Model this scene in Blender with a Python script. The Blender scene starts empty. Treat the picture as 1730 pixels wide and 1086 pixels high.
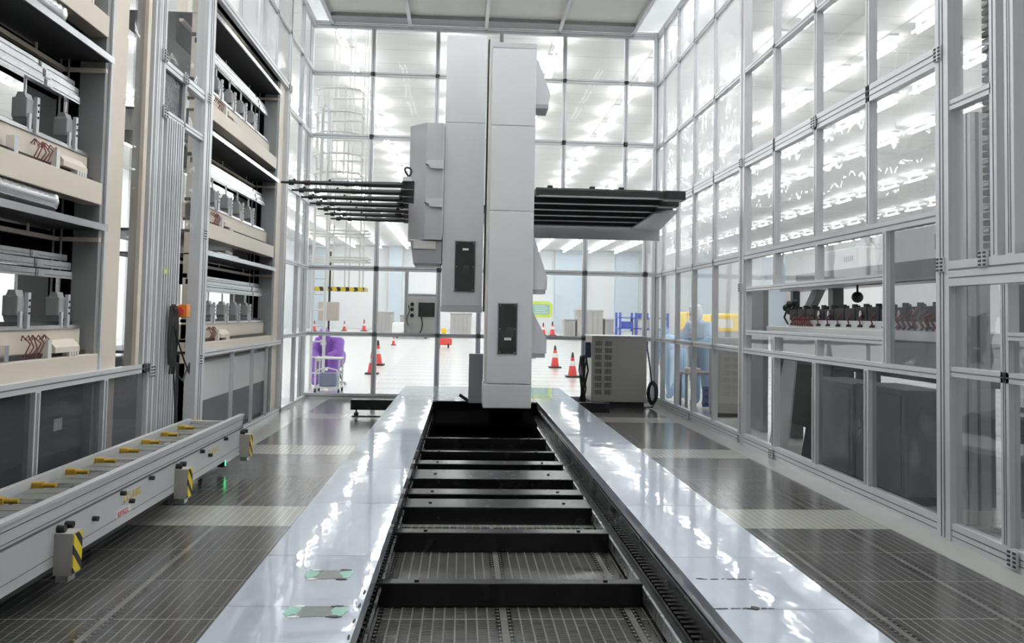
import bpy, bmesh, math, random
from mathutils import Vector, Matrix
random.seed(11)
S = bpy.context.scene
COL = S.collection
PI = math.pi

# ------------------------------------------------------------------ render look
S.view_settings.view_transform = 'Standard'
S.view_settings.look = 'None'
S.view_settings.gamma = 1.0
S.view_settings.use_curve_mapping = False
S.view_settings.exposure = 0.68
cy = S.cycles
cy.max_bounces = 9
cy.diffuse_bounces = 4
cy.glossy_bounces = 4
cy.transmission_bounces = 4
cy.transparent_max_bounces = 18
cy.sample_clamp_indirect = 6.0
cy.caustics_reflective = False
cy.caustics_refractive = False
W = bpy.data.worlds.new('world')
S.world = W
W.use_nodes = True
W.node_tree.nodes['Background'].inputs[0].default_value = (0.8, 0.85, 0.9, 1)
W.node_tree.nodes['Background'].inputs[1].default_value = 0.0

# ------------------------------------------------------------------ node helpers
class NT:
    def __init__(s, name):
        s.m = bpy.data.materials.new(name)
        s.m.use_nodes = True
        s.t = s.m.node_tree
        s.t.nodes.clear()
        s.out = s.t.nodes.new('ShaderNodeOutputMaterial')
    def n(s, kind, **kw):
        nd = s.t.nodes.new(kind)
        for k, v in kw.items():
            setattr(nd, k, v)
        return nd
    def link(s, a, b):
        s.t.links.new(a, b)
    def set(s, sock, v):
        if isinstance(v, bpy.types.NodeSocket):
            s.link(v, sock)
        elif isinstance(v, (tuple, list)) and len(v) == 3 and sock.type == 'RGBA':
            sock.default_value = (*v, 1)
        else:
            sock.default_value = v
    def math(s, op, a, b=None, c=None):
        nd = s.n('ShaderNodeMath', operation=op)
        s.set(nd.inputs[0], a)
        if b is not None:
            s.set(nd.inputs[1], b)
        if c is not None:
            s.set(nd.inputs[2], c)
        return nd.outputs[0]
    def mix(s, f, a, b):
        nd = s.n('ShaderNodeMix', data_type='RGBA')
        s.set(nd.inputs[0], f)
        s.set(nd.inputs[6], a)
        s.set(nd.inputs[7], b)
        return nd.outputs[2]
    def pos(s):
        g = s.n('ShaderNodeNewGeometry')
        sp = s.n('ShaderNodeSeparateXYZ')
        s.link(g.outputs['Position'], sp.inputs[0])
        return sp.outputs[0], sp.outputs[1], sp.outputs[2], g.outputs['Position']
    def noise(s, scale, detail=3, rough=.5, vec=None, dim='3D'):
        nd = s.n('ShaderNodeTexNoise')
        nd.inputs['Scale'].default_value = scale
        nd.inputs['Detail'].default_value = detail
        nd.inputs['Roughness'].default_value = rough
        if vec is None:
            vec = s.pos()[3]
        s.link(vec, nd.inputs['Vector'])
        return nd.outputs['Fac']
    def vmul(s, vec, x, y, z):
        nd = s.n('ShaderNodeVectorMath', operation='MULTIPLY')
        s.link(vec, nd.inputs[0])
        nd.inputs[1].default_value = (x, y, z)
        return nd.outputs[0]
    def bump(s, h, strength=.2, dist=.01):
        b = s.n('ShaderNodeBump')
        b.inputs['Strength'].default_value = strength
        b.inputs['Distance'].default_value = dist
        s.link(h, b.inputs['Height'])
        return b.outputs[0]
    def pbsdf(s, col, metal=0., rough=.5, normal=None, spec=.5, emit=None, estr=0., coat=0.):
        p = s.n('ShaderNodeBsdfPrincipled')
        s.set(p.inputs['Base Color'], col)
        s.set(p.inputs['Metallic'], metal)
        s.set(p.inputs['Roughness'], rough)
        s.set(p.inputs['Specular IOR Level'], spec)
        if coat:
            p.inputs['Coat Weight'].default_value = coat
            p.inputs['Coat Roughness'].default_value = .05
        if normal is not None:
            s.link(normal, p.inputs['Normal'])
        if emit is not None:
            s.set(p.inputs['Emission Color'], emit)
            p.inputs['Emission Strength'].default_value = estr
        s.link(p.outputs[0], s.out.inputs[0])
        return p

def plain(name, col, metal=0., rough=.5, var=.06, scale=3., spec=.5, coat=0.):
    """flat colour with a little procedural variation of the surface"""
    t = NT(name)
    f = t.noise(scale, 4)
    lo = tuple(max(0, c * (1 - var)) for c in col)
    hi = tuple(min(1, c * (1 + var)) for c in col)
    r = t.math('ADD', t.math('MULTIPLY', f, .1), rough - .05)
    t.pbsdf(t.mix(f, lo, hi), metal, r, spec=spec, coat=coat)
    return t.m

def emit(name, col, strength):
    t = NT(name)
    e = t.n('ShaderNodeEmission')
    e.inputs[0].default_value = (*col, 1)
    e.inputs[1].default_value = strength
    t.link(e.outputs[0], t.out.inputs[0])
    return t.m

def film(name, tint, haze, hazecol, bscale, bstr, refl=1., stretch=(1, 1, 1)):
    """clear plastic sheet: see-through, mirror-like at a slant, slightly wavy"""
    t = NT(name)
    v = t.vmul(t.pos()[3], *stretch)
    h = t.noise(bscale, 2, .45, v)
    nb = t.bump(h, bstr, .05)
    fr = t.n('ShaderNodeFresnel')
    fr.inputs['IOR'].default_value = 1.45
    t.link(nb, fr.inputs['Normal'])
    gl = t.n('ShaderNodeBsdfGlossy')
    gl.inputs['Roughness'].default_value = .02
    gl.inputs['Color'].default_value = (1, 1, 1, 1)
    t.link(nb, gl.inputs['Normal'])
    tr = t.n('ShaderNodeBsdfTransparent')
    tr.inputs[0].default_value = (*tint, 1)
    base = tr.outputs[0]
    if haze > 0:
        d = t.n('ShaderNodeBsdfDiffuse')
        d.inputs[0].default_value = (*hazecol, 1)
        tl = t.n('ShaderNodeBsdfTranslucent')
        tl.inputs[0].default_value = (*hazecol, 1)
        a = t.n('ShaderNodeMixShader')
        a.inputs[0].default_value = .5
        t.link(d.outputs[0], a.inputs[1])
        t.link(tl.outputs[0], a.inputs[2])
        b = t.n('ShaderNodeMixShader')
        b.inputs[0].default_value = haze
        t.link(base, b.inputs[1])
        t.link(a.outputs[0], b.inputs[2])
        base = b.outputs[0]
    m = t.n('ShaderNodeMixShader')
    t.link(t.math('MULTIPLY', fr.outputs[0], refl), m.inputs[0])
    t.link(base, m.inputs[1])
    t.link(gl.outputs[0], m.inputs[2])
    t.link(m.outputs[0], t.out.inputs[0])
    return t.m

# ------------------------------------------------------------------ materials
M = {}
M['alu'] = plain('aluminium_profile', (.64, .65, .665), .25, .36, .05, 6)
M['alu_dark'] = plain('aluminium_dark_groove', (.16, .165, .17), .3, .5)
M['steel'] = plain('brushed_steel', (.62, .63, .64), .9, .28, .08, 14)
M['silver'] = plain('bright_tin', (.78, .79, .80), .95, .22, .06, 20)
M['tan'] = plain('tan_painted_steel', (.68, .60, .505), 0, .45, .05, 4)
M['rackgrey'] = plain('grey_painted_steel', (.30, .31, .315), .1, .45)
M['black'] = plain('black_steel', (.007, .007, .008), .1, .26, .3, 8)
M['matblack'] = plain('matt_black', (.02, .02, .021), 0, .6)
M['deepblack'] = plain('dull_black', (.006, .006, .006), 0, .95, .2, 5, .0)  # even near-black without sheen, for track, robot base and rack parts
M['dark'] = plain('dark_grey_plate', (.045, .047, .05), .1, .4)
M['robot'] = plain('robot_grey_paint', (.64, .65, .665), 0, .42, .03, 2)
M['robot_lo'] = plain('robot_grey_plinth', (.60, .62, .625), 0, .35, .03, 2)
M['robot_dk'] = plain('robot_dark_grey_paint', (.36, .37, .39), 0, .45, .04, 2)
M['robot_side'] = plain('robot_mid_grey_paint', (.50, .50, .525), 0, .42, .03, 2)
M['carbon'] = plain('carbon_fibre_black', (.028, .029, .03), .1, .35, .2, 20)
M['carbon_br'] = plain('dark_brown_grey_beam', (.075, .068, .062), .1, .42, .12, 6)
M['white'] = plain('white_paint', (.80, .80, .79), 0, .45, .02, 3)
M['offwhite'] = plain('off_white_plastic', (.72, .71, .67), 0, .4)
M['wallwhite'] = plain('hall_white_panel', (.88, .89, .89), 0, .35, .01, .5)
M['paleblue'] = plain('pale_blue_column', (.60, .68, .74), 0, .4, .02, 1)
M['yellow'] = plain('yellow_paint', (.80, .56, .03), 0, .45)
M['orange'] = plain('orange_plastic', (.85, .28, .03), 0, .4)
M['slat'] = plain('grey_green_slat', (.21, .22, .20), .1, .4)
M['rackdark'] = plain('dark_rack_base', (.075, .078, .082), .1, .4)
M['amber'] = plain('amber_plastic', (.55, .34, .04), 0, .45)
M['red'] = plain('red_plastic', (.72, .06, .05), 0, .45)
M['redhose'] = plain('dark_red_hose', (.16, .03, .03), 0, .45)
M['limegreen'] = plain('lime_green_board', (.60, .74, .12), 0, .45)
M['bluepaint'] = plain('blue_paint', (.08, .13, .48), 0, .4)
M['greytan'] = plain('grey_beige_plastic', (.40, .385, .365), 0, .5)
M['card'] = plain('beige_board', (.55, .49, .42), 0, .6)
M['grey'] = plain('mid_grey_paint', (.33, .335, .34), 0, .45)
M['greycab'] = plain('warm_grey_cabinet', (.42, .41, .385), .1, .4)
M['charcoal'] = plain('charcoal_panel', (.20, .205, .215), .1, .38)
M['rubber'] = plain('black_rubber', (.018, .018, .018), 0, .65)
M['screen'] = plain('dark_glass_screen', (.012, .013, .014), 0, .12, .1, 3, .6)
M['purple'] = plain('purple_cleanroom_fabric', (.30, .12, .56), 0, .75, .18, 12)
M['blue'] = plain('light_blue_cleanroom_fabric', (.40, .58, .80), 0, .75, .12, 12)
M['skin'] = plain('skin', (.62, .42, .32), 0, .5, .05, 9)
M['hoodwhite'] = plain('white_hood_fabric', (.82, .84, .86), 0, .7)
M['glove'] = plain('pale_latex_glove', (.80, .80, .76), 0, .5)
M['navy'] = plain('navy_shade', (.03, .05, .11), 0, .5)
M['seatblue'] = plain('blue_grey_cushion', (.24, .27, .38), 0, .6)
M['green'] = plain('torn_green_tape', (.30, .52, .44), 0, .5, .25, 30)
M['wellgrey'] = plain('grey_recess', (.20, .22, .21), .1, .5, .4, 25)
M['lamp'] = emit('lamp_tube', (.97, .99, 1.), 17.0)
M['led'] = emit('green_led', (.05, 1., .25), 5.0)

M['pane'] = film('clear_pane', (.955, .965, .965), .03, (.85, .87, .88), 1.6, .05, .25)
M['pane_wavy'] = film('wavy_film', (.93, .945, .95), .10, (.90, .92, .93), 1.9, .22, .09, (1, 1, .6))
M['pane_milky'] = film('milky_film', (.92, .935, .945), .55, (.96, .97, .985), 3.0, .35, .13, (1, 1, .55))
M['pane_dark'] = film('smoked_film', (.62, .63, .65), .16, (.50, .51, .53), 2.6, .12, .22, (.6, .6, 1.0))
M['pane_black'] = film('black_mesh_pane', (.06, .06, .07), .5, (.10, .10, .11), 30, .2, .6)

def mat_deck():
    t = NT('film_covered_steel')
    x, y, z, p = t.pos()
    n1 = t.noise(9, 4, .6)
    st = t.noise(5, 4, .6, t.vmul(p, 6, 1, 1))
    spots = t.math('GREATER_THAN', t.noise(22, 3, .7, t.vmul(p, .35, 1, 1)), .72)
    c = t.mix(t.math('MULTIPLY', st, .6), (.49, .54, .625), (.595, .635, .705))
    c = t.mix(t.math('MULTIPLY', spots, .45), c, (.36, .44, .58))
    h = t.math('ADD', t.noise(2.6, 2, .4), t.math('MULTIPLY', t.noise(11, 2, .5, t.vmul(p, 1.6, .5, 1)), .22))
    t.pbsdf(c, .1, t.math('MULTIPLY_ADD', n1, .05, .015), t.bump(h, .045, .05), .5)
    return t.m
M['deck'] = mat_deck()

def mat_floor():
    t = NT('perforated_raised_floor')
    x, y, z, p = t.pos()
    tw = .623
    u = t.math('FRACT', t.math('MULTIPLY', t.math('ADD', x, 1.64 + tw * 20), 1 / tw))
    v = t.math('FRACT', t.math('MULTIPLY', t.math('ADD', y, 60), 1 / .6))
    strip = t.math('LESS_THAN', t.math('FRACT', t.math('MULTIPLY', t.math('ADD', y, 60.0), 1 / 3.0)), .2)
    lu = t.math('FRACT', t.math('MULTIPLY', u, 12))
    lines = t.math('LESS_THAN', t.math('ABSOLUTE', t.math('SUBTRACT', lu, .5)), .075)
    lv = t.math('FRACT', t.math('MULTIPLY', v, 30))
    slots = t.math('LESS_THAN', lv, .6)
    ue = t.math('ABSOLUTE', t.math('SUBTRACT', u, .5))          # .5 at the seam
    ve = t.math('ABSOLUTE', t.math('SUBTRACT', v, .5))
    border = t.math('GREATER_THAN', ue, .475)
    dash = t.math('MULTIPLY', t.math('MULTIPLY', t.math('GREATER_THAN', ue, .435), t.math('LESS_THAN', ue, .47)),
                  t.math('LESS_THAN', t.math('FRACT', t.math('MULTIPLY', y, 22)), .62))
    vseam = t.math('GREATER_THAN', ve, .49)
    base = t.mix(t.noise(1.1, 3), (.078, .077, .076), (.10, .099, .095))
    base = t.mix(t.math('MULTIPLY', slots, .35), base, (.02, .02, .02))
    c = t.mix(t.math('MULTIPLY', lines, .85), base, (.20, .195, .185))
    c = t.mix(border, c, (.16, .158, .15))
    c = t.mix(t.math('MULTIPLY', vseam, .7), c, (.26, .255, .24))
    c = t.mix(dash, c, (.008, .008, .008))
    s = t.mix(lines, (.36, .355, .32), (.52, .51, .47))
    s = t.mix(t.math('MULTIPLY', slots, .35), s, (.14, .14, .13))
    c = t.mix(strip, c, s)
    plainm = t.math('MAXIMUM', t.math('LESS_THAN', x, -2.22), t.math('GREATER_THAN', x, 3.05))
    c = t.mix(plainm, c, t.mix(t.noise(3, 4), (.36, .36, .35), (.42, .42, .41)))
    rough = t.math('MULTIPLY_ADD', t.noise(2, 3), .06, .16)
    t.pbsdf(c, .0, rough, None, .5)
    return t.m
M['floor'] = mat_floor()

def mat_hallfloor():
    t = NT('white_hall_floor')
    x, y, z, p = t.pos()
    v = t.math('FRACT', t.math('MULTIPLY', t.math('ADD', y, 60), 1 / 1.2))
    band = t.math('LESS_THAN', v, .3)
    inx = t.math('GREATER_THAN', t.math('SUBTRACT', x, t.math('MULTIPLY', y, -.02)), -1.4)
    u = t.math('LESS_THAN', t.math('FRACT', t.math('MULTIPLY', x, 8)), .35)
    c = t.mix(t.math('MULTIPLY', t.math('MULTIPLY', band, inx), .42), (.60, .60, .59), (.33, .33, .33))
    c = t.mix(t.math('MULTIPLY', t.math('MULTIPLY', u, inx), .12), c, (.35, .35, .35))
    t.pbsdf(c, 0, .22, None, .5)
    return t.m
M['hallfloor'] = mat_hallfloor()

def mat_ceiling():
    t = NT('hall_ceiling_panels')
    x, y, z, p = t.pos()
    a = t.math('GREATER_THAN', t.math('ABSOLUTE', t.math('SUBTRACT', t.math('FRACT', t.math('MULTIPLY', t.math('ADD', y, 60.35), 1 / 1.2)), .5)), .487)
    b = t.math('GREATER_THAN', t.math('ABSOLUTE', t.math('SUBTRACT', t.math('FRACT', t.math('MULTIPLY', t.math('ADD', x, 60.5), 1 / 2.5)), .5)), .493)
    s = t.math('MAXIMUM', a, b)
    c = t.mix(t.math('MULTIPLY', s, .55), t.mix(t.noise(.4, 2), (.60, .60, .58), (.65, .65, .635)), (.27, .27, .26))
    t.pbsdf(c, 0, .6)
    return t.m
M['ceil'] = mat_ceiling()

def mat_hazard(name, scale, ax=(0, 1, 1)):
    t = NT(name)
    x, y, z, p = t.pos()
    s = t.math('ADD', t.math('MULTIPLY', t.math('ADD', x, t.math('MULTIPLY', y, 1)), ax[1] * scale), t.math('MULTIPLY', z, ax[2] * scale))
    k = t.math('LESS_THAN', t.math('FRACT', s), .42)
    t.pbsdf(t.mix(k, (.82, .62, .04), (.02, .02, .02)), 0, .5)
    return t.m
M['hazard'] = mat_hazard('hazard_stripes', 9.)
M['hazard_ring'] = mat_hazard('hazard_ring_stripes', 6., (0, 1, .3))

# ------------------------------------------------------------------ mesh builder
class MB:
    def __init__(s):
        s.v = []; s.f = []; s.mi = []; s.sm = []
    def add(s, vs, fs, m=0, smooth=False):
        o = len(s.v)
        s.v += [tuple(p) for p in vs]
        for f in fs:
            s.f.append(tuple(i + o for i in f)); s.mi.append(m); s.sm.append(smooth)
        return s
    def box(s, x0, x1, y0, y1, z0, z1, m=0):
        vs = [(x0, y0, z0), (x1, y0, z0), (x1, y1, z0), (x0, y1, z0), (x0, y0, z1), (x1, y0, z1), (x1, y1, z1), (x0, y1, z1)]
        return s.add(vs, [(0, 3, 2, 1), (4, 5, 6, 7), (0, 1, 5, 4), (1, 2, 6, 5), (2, 3, 7, 6), (3, 0, 4, 7)], m)
    def cbox(s, x0, x1, y0, y1, z0, z1, c=.01, m=0):
        """box with chamfered edges"""
        b = bmesh.new()
        bmesh.ops.create_cube(b, size=1)
        for v in b.verts:
            v.co = Vector(((x0 + x1) / 2 + v.co.x * (x1 - x0), (y0 + y1) / 2 + v.co.y * (y1 - y0), (z0 + z1) / 2 + v.co.z * (z1 - z0)))
        bmesh.ops.bevel(b, geom=b.edges[:], offset=c, segments=2, affect='EDGES', profile=.6)
        b.verts.index_update()
        s.add([v.co[:] for v in b.verts], [[v.index for v in f.verts] for f in b.faces], m)
        b.free()
        return s
    def prism(s, prof, axis, a0, a1, m=0):
        """extrude a 2-D outline along an axis; outline in the two other axes"""
        def P(q, a):
            return {'x': (a, q[0], q[1]), 'y': (q[0], a, q[1]), 'z': (q[0], q[1], a)}[axis]
        n = len(prof)
        vs = [P(q, a0) for q in prof] + [P(q, a1) for q in prof]
        fs = [tuple(range(n))[::-1], tuple(range(n, 2 * n))] + [(i, (i + 1) % n, n + (i + 1) % n, n + i) for i in range(n)]
        return s.add(vs, fs, m)
    def bar(s, p0, p1, w, h, m=0, up=(0, 0, 1)):
        p0 = Vector(p0); p1 = Vector(p1)
        d = (p1 - p0).normalized()
        u = Vector(up)
        if abs(d.dot(u)) > .98:
            u = Vector((0, 1, 0))
        r = d.cross(u).normalized(); u = r.cross(d).normalized()
        vs = []
        for p in (p0, p1):
            for a, b in ((-1, -1), (1, -1), (1, 1), (-1, 1)):
                vs.append(p + r * a * w / 2 + u * b * h / 2)
        return s.add(vs, [(0, 1, 2, 3), (7, 6, 5, 4), (0, 4, 5, 1), (1, 5, 6, 2), (2, 6, 7, 3), (3, 7, 4, 0)], m)
    def tube(s, pts, r, n=8, m=0, closed=False, rs=None):
        pts = [Vector(p) for p in pts]
        N = len(pts); vs = []; fs = []
        prev = None
        for i, p in enumerate(pts):
            if closed:
                d = pts[(i + 1) % N] - pts[i - 1]
            else:
                d = pts[min(i + 1, N - 1)] - pts[max(i - 1, 0)]
            d.normalize()
            if prev is None:
                a = Vector((0, 0, 1)) if abs(d.z) < .9 else Vector((1, 0, 0))
                u = d.cross(a).normalized()
            else:
                u = (prev - d * prev.dot(d)).normalized()
            prev = u
            w = d.cross(u)
            rr = rs[i] if rs else r
            for k in range(n):
                t = 2 * PI * k / n
                vs.append(p + (u * math.cos(t) + w * math.sin(t)) * rr)
        for i in range(N if closed else N - 1):
            j = (i + 1) % N
            for k in range(n):
                fs.append((i * n + k, i * n + (k + 1) % n, j * n + (k + 1) % n, j * n + k))
        s.add(vs, fs, m, True)
        if not closed:
            s.add([vs[k] for k in range(n)], [tuple(range(n))[::-1]], m)
            s.add([vs[(N - 1) * n + k] for k in range(n)], [tuple(range(n))], m)
        return s
    def cyl(s, p0, p1, r, r2=None, n=16, m=0):
        return s.tube([p0, p1], r, n, m, rs=[r, r if r2 is None else r2])
    def lathe(s, prof, c, n=20, m=0, axis='z'):
        """prof: list of (radius, height)"""
        vs = []; fs = []
        for r, h in prof:
            for k in range(n):
                t = 2 * PI * k / n
                vs.append((c[0] + r * math.cos(t), c[1] + r * math.sin(t), c[2] + h))
        for i in range(len(prof) - 1):
            for k in range(n):
                fs.append((i * n + k, i * n + (k + 1) % n, (i + 1) * n + (k + 1) % n, (i + 1) * n + k))
        s.add(vs, fs, m, True)
        s.add(vs[:n], [tuple(range(n))[::-1]], m)
        s.add(vs[-n:], [tuple(range(n))], m)
        return s
    def ell(s, c, rx, ry, rz, n=16, k=10, m=0):
        vs = []; fs = []
        for i in range(k + 1):
            t = PI * i / k
            for j in range(n):
                a = 2 * PI * j / n
                vs.append((c[0] + rx * math.sin(t) * math.cos(a), c[1] + ry * math.sin(t) * math.sin(a), c[2] + rz * math.cos(t)))
        for i in range(k):
            for j in range(n):
                fs.append((i * n + j, (i + 1) * n + j, (i + 1) * n + (j + 1) % n, i * n + (j + 1) % n))
        return s.add(vs, fs, m, True)
    def build(s, name, mats, parent=None, label=None):
        if not isinstance(mats, (list, tuple)):
            mats = [mats]
        lo = [min(v[i] for v in s.v) for i in range(3)]
        hi = [max(v[i] for v in s.v) for i in range(3)]
        o = Vector(((lo[0] + hi[0]) / 2, (lo[1] + hi[1]) / 2, lo[2]))
        me = bpy.data.meshes.new(name)
        me.from_pydata([Vector(v) - o for v in s.v], [], s.f)
        for m in mats:
            me.materials.append(M[m] if isinstance(m, str) else m)
        for p, i, sm in zip(me.polygons, s.mi, s.sm):
            p.material_index = i
            p.use_smooth = sm
        b = bmesh.new(); b.from_mesh(me)
        bmesh.ops.recalc_face_normals(b, faces=b.faces[:])
        b.to_mesh(me); b.free()
        ob = bpy.data.objects.new(name, me)
        COL.objects.link(ob)
        put(ob, o, parent)
        if label:
            ob['label'] = label
        return ob

WL = {}
def put(ob, wloc, parent):
    WL[ob] = Vector(wloc)
    if parent is not None:
        ob.parent = parent
        ob.location = Vector(wloc) - WL[parent]
    else:
        ob.location = wloc

def tag(o, label, cat, group=None):
    o['label'] = label; o['category'] = cat
    if group:
        o['group'] = group
    return o
def thing(name, label, cat, loc, group=None):
    o = bpy.data.objects.new(name, None)
    o.empty_display_size = .1
    COL.objects.link(o)
    put(o, loc, None)
    return tag(o, label, cat, group)
def struct(o):
    o['kind'] = 'structure'
    return o
def sroot(name, loc):
    o = bpy.data.objects.new(name, None)
    o.empty_display_size = .1
    COL.objects.link(o)
    put(o, loc, None)
    return struct(o)
def dup(root, dx, dy, dz=0, label=None, name=None, group=None):
    r = root.copy(); COL.objects.link(r)
    r.location = root.location + Vector((dx, dy, dz)); WL[r] = Vector(r.location)
    if label:
        r['label'] = label
    if group:
        r['group'] = group
    for ch in list(root.children):
        c = ch.copy(); COL.objects.link(c); c.parent = r
        for g in list(ch.children):
            d = g.copy(); COL.objects.link(d); d.parent = c
    return r

# ------------------------------------------------------------------ camera
R = ((0.998171, -0.057333, 0.019162), (0.021903, 0.047563, -0.998628), (0.056343, 0.997222, 0.048731))
cam = bpy.data.cameras.new('camera')
cam.sensor_width = 36.0
cam.lens = 1456.404 / 1730 * 36
cam.shift_x = (865 - 865.357) / 1730
cam.shift_y = (462.89 - 543) / 1730
cam.clip_start = .05
cam.clip_end = 400
co = bpy.data.objects.new('camera', cam)
COL.objects.link(co)
mw = Matrix.Identity(4)
for i in range(3):
    mw[i][0] = R[0][i]; mw[i][1] = -R[1][i]; mw[i][2] = -R[2][i]
mw[2][3] = 1.45
co.matrix_world = mw
S.camera = co

# ================================================================== HALL (setting)
HX0, HX1, HY0, HY1, HZ = -16., 34., -10., 85., 8.0
b = MB().box(-4.6, 3.42, -2, 14.9, -.12, 0); struct(b.build('floor', 'floor'))
b = MB()
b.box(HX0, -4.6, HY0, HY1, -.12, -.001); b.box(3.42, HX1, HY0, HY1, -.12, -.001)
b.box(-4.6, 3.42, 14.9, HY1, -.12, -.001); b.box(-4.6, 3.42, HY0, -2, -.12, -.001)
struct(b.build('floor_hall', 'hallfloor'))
struct(MB().box(HX0, HX1, HY0, HY1, HZ, HZ + .15).build('ceiling', 'ceil'))
struct(MB().box(HX0, HX1, HY1, HY1 + .2, 0, HZ).build('wall_hall_far', 'wallwhite'))
struct(MB().box(HX0, HX1, HY0 - .2, HY0, 0, HZ).build('wall_hall_near', 'wallwhite'))
struct(MB().box(HX0 - .2, HX0, HY0, HY1, 0, HZ).build('wall_hall_left', 'wallwhite'))
struct(MB().box(HX1, HX1 + .2, HY0, HY1, 0, HZ).build('wall_hall_right', 'wallwhite'))
for i, (x, w) in enumerate(((-6.6, .65), (10.4, 1.4), (16.1, 1.1), (-14, .6), (24, 1.1), (31, 1.1))):
    struct(MB().box(x - w, x + w, HY1 - .8, HY1, 0, HZ).build('trim_%d' % (i + 1), 'paleblue'))

# ---- strip lights on the hall ceiling
pos = []
for i in range(20):
    for k in range(-7, 27):
        X = -12.9 + 2.5 * i - .0
        Y = 19.45 + 2.4 * k
        if X < HX1 - .5 and (X < 15 or i % 2 == 1):
            pos.append((X, Y))
def vis(p):
    d = math.hypot(p[0], p[1])
    ang = p[0] / max(p[1], .01)
    seen = p[1] > 11 and -.62 < ang < .72
    return (0 if seen else 1, d)
for X in (-1.65, .85, 3.35):  # unseen lamps added above the aisle to brighten the robot front
    for Y in (3.3, 5.3, 7.3, 9.3):
        pos.append((X, Y))
pos.sort(key=vis)
def lamp_mb(mb, X, Y):
    mb.box(X - .11, X + .11, Y - .76, Y + .76, HZ - .05, HZ, 0)
    for dx in (-.06, .06):
        mb.box(X + dx - .019, X + dx + .019, Y - .74, Y + .74, HZ - .30, HZ - .265, 1)
    for dy in (-.6, .6):
        mb.box(X - .05, X + .05, Y + dy - .02, Y + dy + .02, HZ - .265, HZ - .05, 0)
NL = 300
mb = MB(); lamp_mb(mb, *pos[0])
l0 = mb.build('ceiling_light', ['white', 'lamp'])
tag(l0, 'white fluorescent strip light on the white hall ceiling', 'ceiling light', 'strip lights on the hall ceiling')
for (X, Y) in pos[1:NL]:
    c = l0.copy(); COL.objects.link(c)
    c.location = l0.location + Vector((X - pos[0][0], Y - pos[0][1], 0))
mb = MB()
for (X, Y) in pos[NL:]:
    lamp_mb(mb, X, Y)
o = mb.build('ceiling_lights_far_and_added', ['white', 'lamp'])
o['kind'] = 'stuff'
tag(o, 'remaining white strip lights across the hall ceiling, with unseen ones added to brighten the aisle', 'ceiling lights')

# ================================================================== GLAZED PARTITIONS
def post(parent, x0, x1, y0, y1, z0, z1, face='x'):
    """aluminium profile: body plus two dark grooves on the face towards the aisle"""
    b = MB().box(x0, x1, y0, y1, z0, z1, 0)
    if face == '-x':
        w = y1 - y0
        for f in ((.36, .44), (.60, .68)) if w > .07 else ((.44, .56),):
            b.box(x0 - .002, x0 + .001, y0 + w * f[0], y0 + w * f[1], z0 + .01, z1 - .01, 1)
    elif face == '+x':
        w = y1 - y0
        for f in ((.36, .44), (.60, .68)) if w > .07 else ((.44, .56),):
            b.box(x1 - .001, x1 + .002, y0 + w * f[0], y0 + w * f[1], z0 + .01, z1 - .01, 1)
    elif face == '-y':
        w = x1 - x0
        b.box(x0 + w * .45, x0 + w * .55, y0 - .002, y0 + .001, z0 + .01, z1 - .01, 1)
    return b.build('post', ['alu', 'alu_dark'], parent)
def rail(parent, x0, x1, y0, y1, z0, z1, face='-x'):
    b = MB().box(x0, x1, y0, y1, z0, z1, 0)
    h = z1 - z0
    fs = ((.30, .35), (.62, .68)) if h > .1 else ((.44, .56),)
    for f in fs:
        if face == '-x':
            b.box(x0 - .002, x0 + .001, y0, y1, z0 + h * f[0], z0 + h * f[1], 1)
        elif face == '+x':
            b.box(x1 - .001, x1 + .002, y0, y1, z0 + h * f[0], z0 + h * f[1], 1)
        elif face == '-y':
            b.box(x0, x1, y0 - .002, y0 + .001, z0 + h * f[0], z0 + h * f[1], 1)
    return b.build('rail', ['alu', 'alu_dark'], parent)
def paneX(parent, X, y0, y1, z0, z1, m):
    b = MB().add([(X, y0, z0), (X, y1, z0), (X, y1, z1), (X, y0, z1)], [(0, 1, 2, 3)])
    return b.build('pane', m, parent)
def sheetX(parent, X, y0, y1, z0, z1, m, amp=.05, seed=0):
    """slack plastic sheet: bellies out between its frame"""
    r = random.Random(seed)
    ph = [r.uniform(0, 6.28) for _ in range(3)]
    ny, nz = 22, 26
    vs = []; fs = []
    for i in range(nz + 1):
        for j in range(ny + 1):
            u = j / ny; v = i / nz
            e = math.sin(PI * u) ** .8 * math.sin(PI * v) ** .8
            d = e * (amp * (1 + .3 * math.sin(5 * v + ph[0])) + amp * .22 * math.sin(9 * u + 6 * v * v + ph[1]) + amp * .10 * math.sin(17 * v - 8 * u + ph[2]))
            vs.append((X + d, y0 + (y1 - y0) * u, z0 + (z1 - z0) * v))
    for i in range(nz):
        for j in range(ny):
            a = i * (ny + 1) + j
            fs.append((a, a + 1, a + ny + 2, a + ny + 1))
    return MB().add(vs, fs, 0, True).build('plastic_sheet', m, parent)
def paneY(parent, Y, x0, x1, z0, z1, m):
    b = MB().add([(x0, Y, z0), (x1, Y, z0), (x1, Y, z1), (x0, Y, z1)], [(0, 1, 2, 3)])
    return b.build('pane', m, parent)
def plateX(parent, X, sgn, y, z, w=.09, h=.1):
    """little bolted joint plate on a wall in the YZ plane"""
    a, c = (X - .014, X) if sgn < 0 else (X, X + .014)
    b = MB().box(a, c, y - w / 2, y + w / 2, z - h / 2, z + h / 2, 0)
    xa = (a - .006, a) if sgn < 0 else (c, c + .006)
    for dy in (-.28, .28):
        for dz in (-.38, -.13, .13, .38):
            b.box(*xa, y + dy * w - .012, y + dy * w + .012, z + dz * h - .007, z + dz * h + .007, 1)
    return b.build('joint_plate', ['alu', 'dark'], parent)

# ---- right wall (aisle face at X = 3.30)
wr = sroot('wall_right', (3.34, 9.0, 0))
XA, XB = 3.30, 3.37
XP = 3.335
TOP = 6.40
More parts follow.
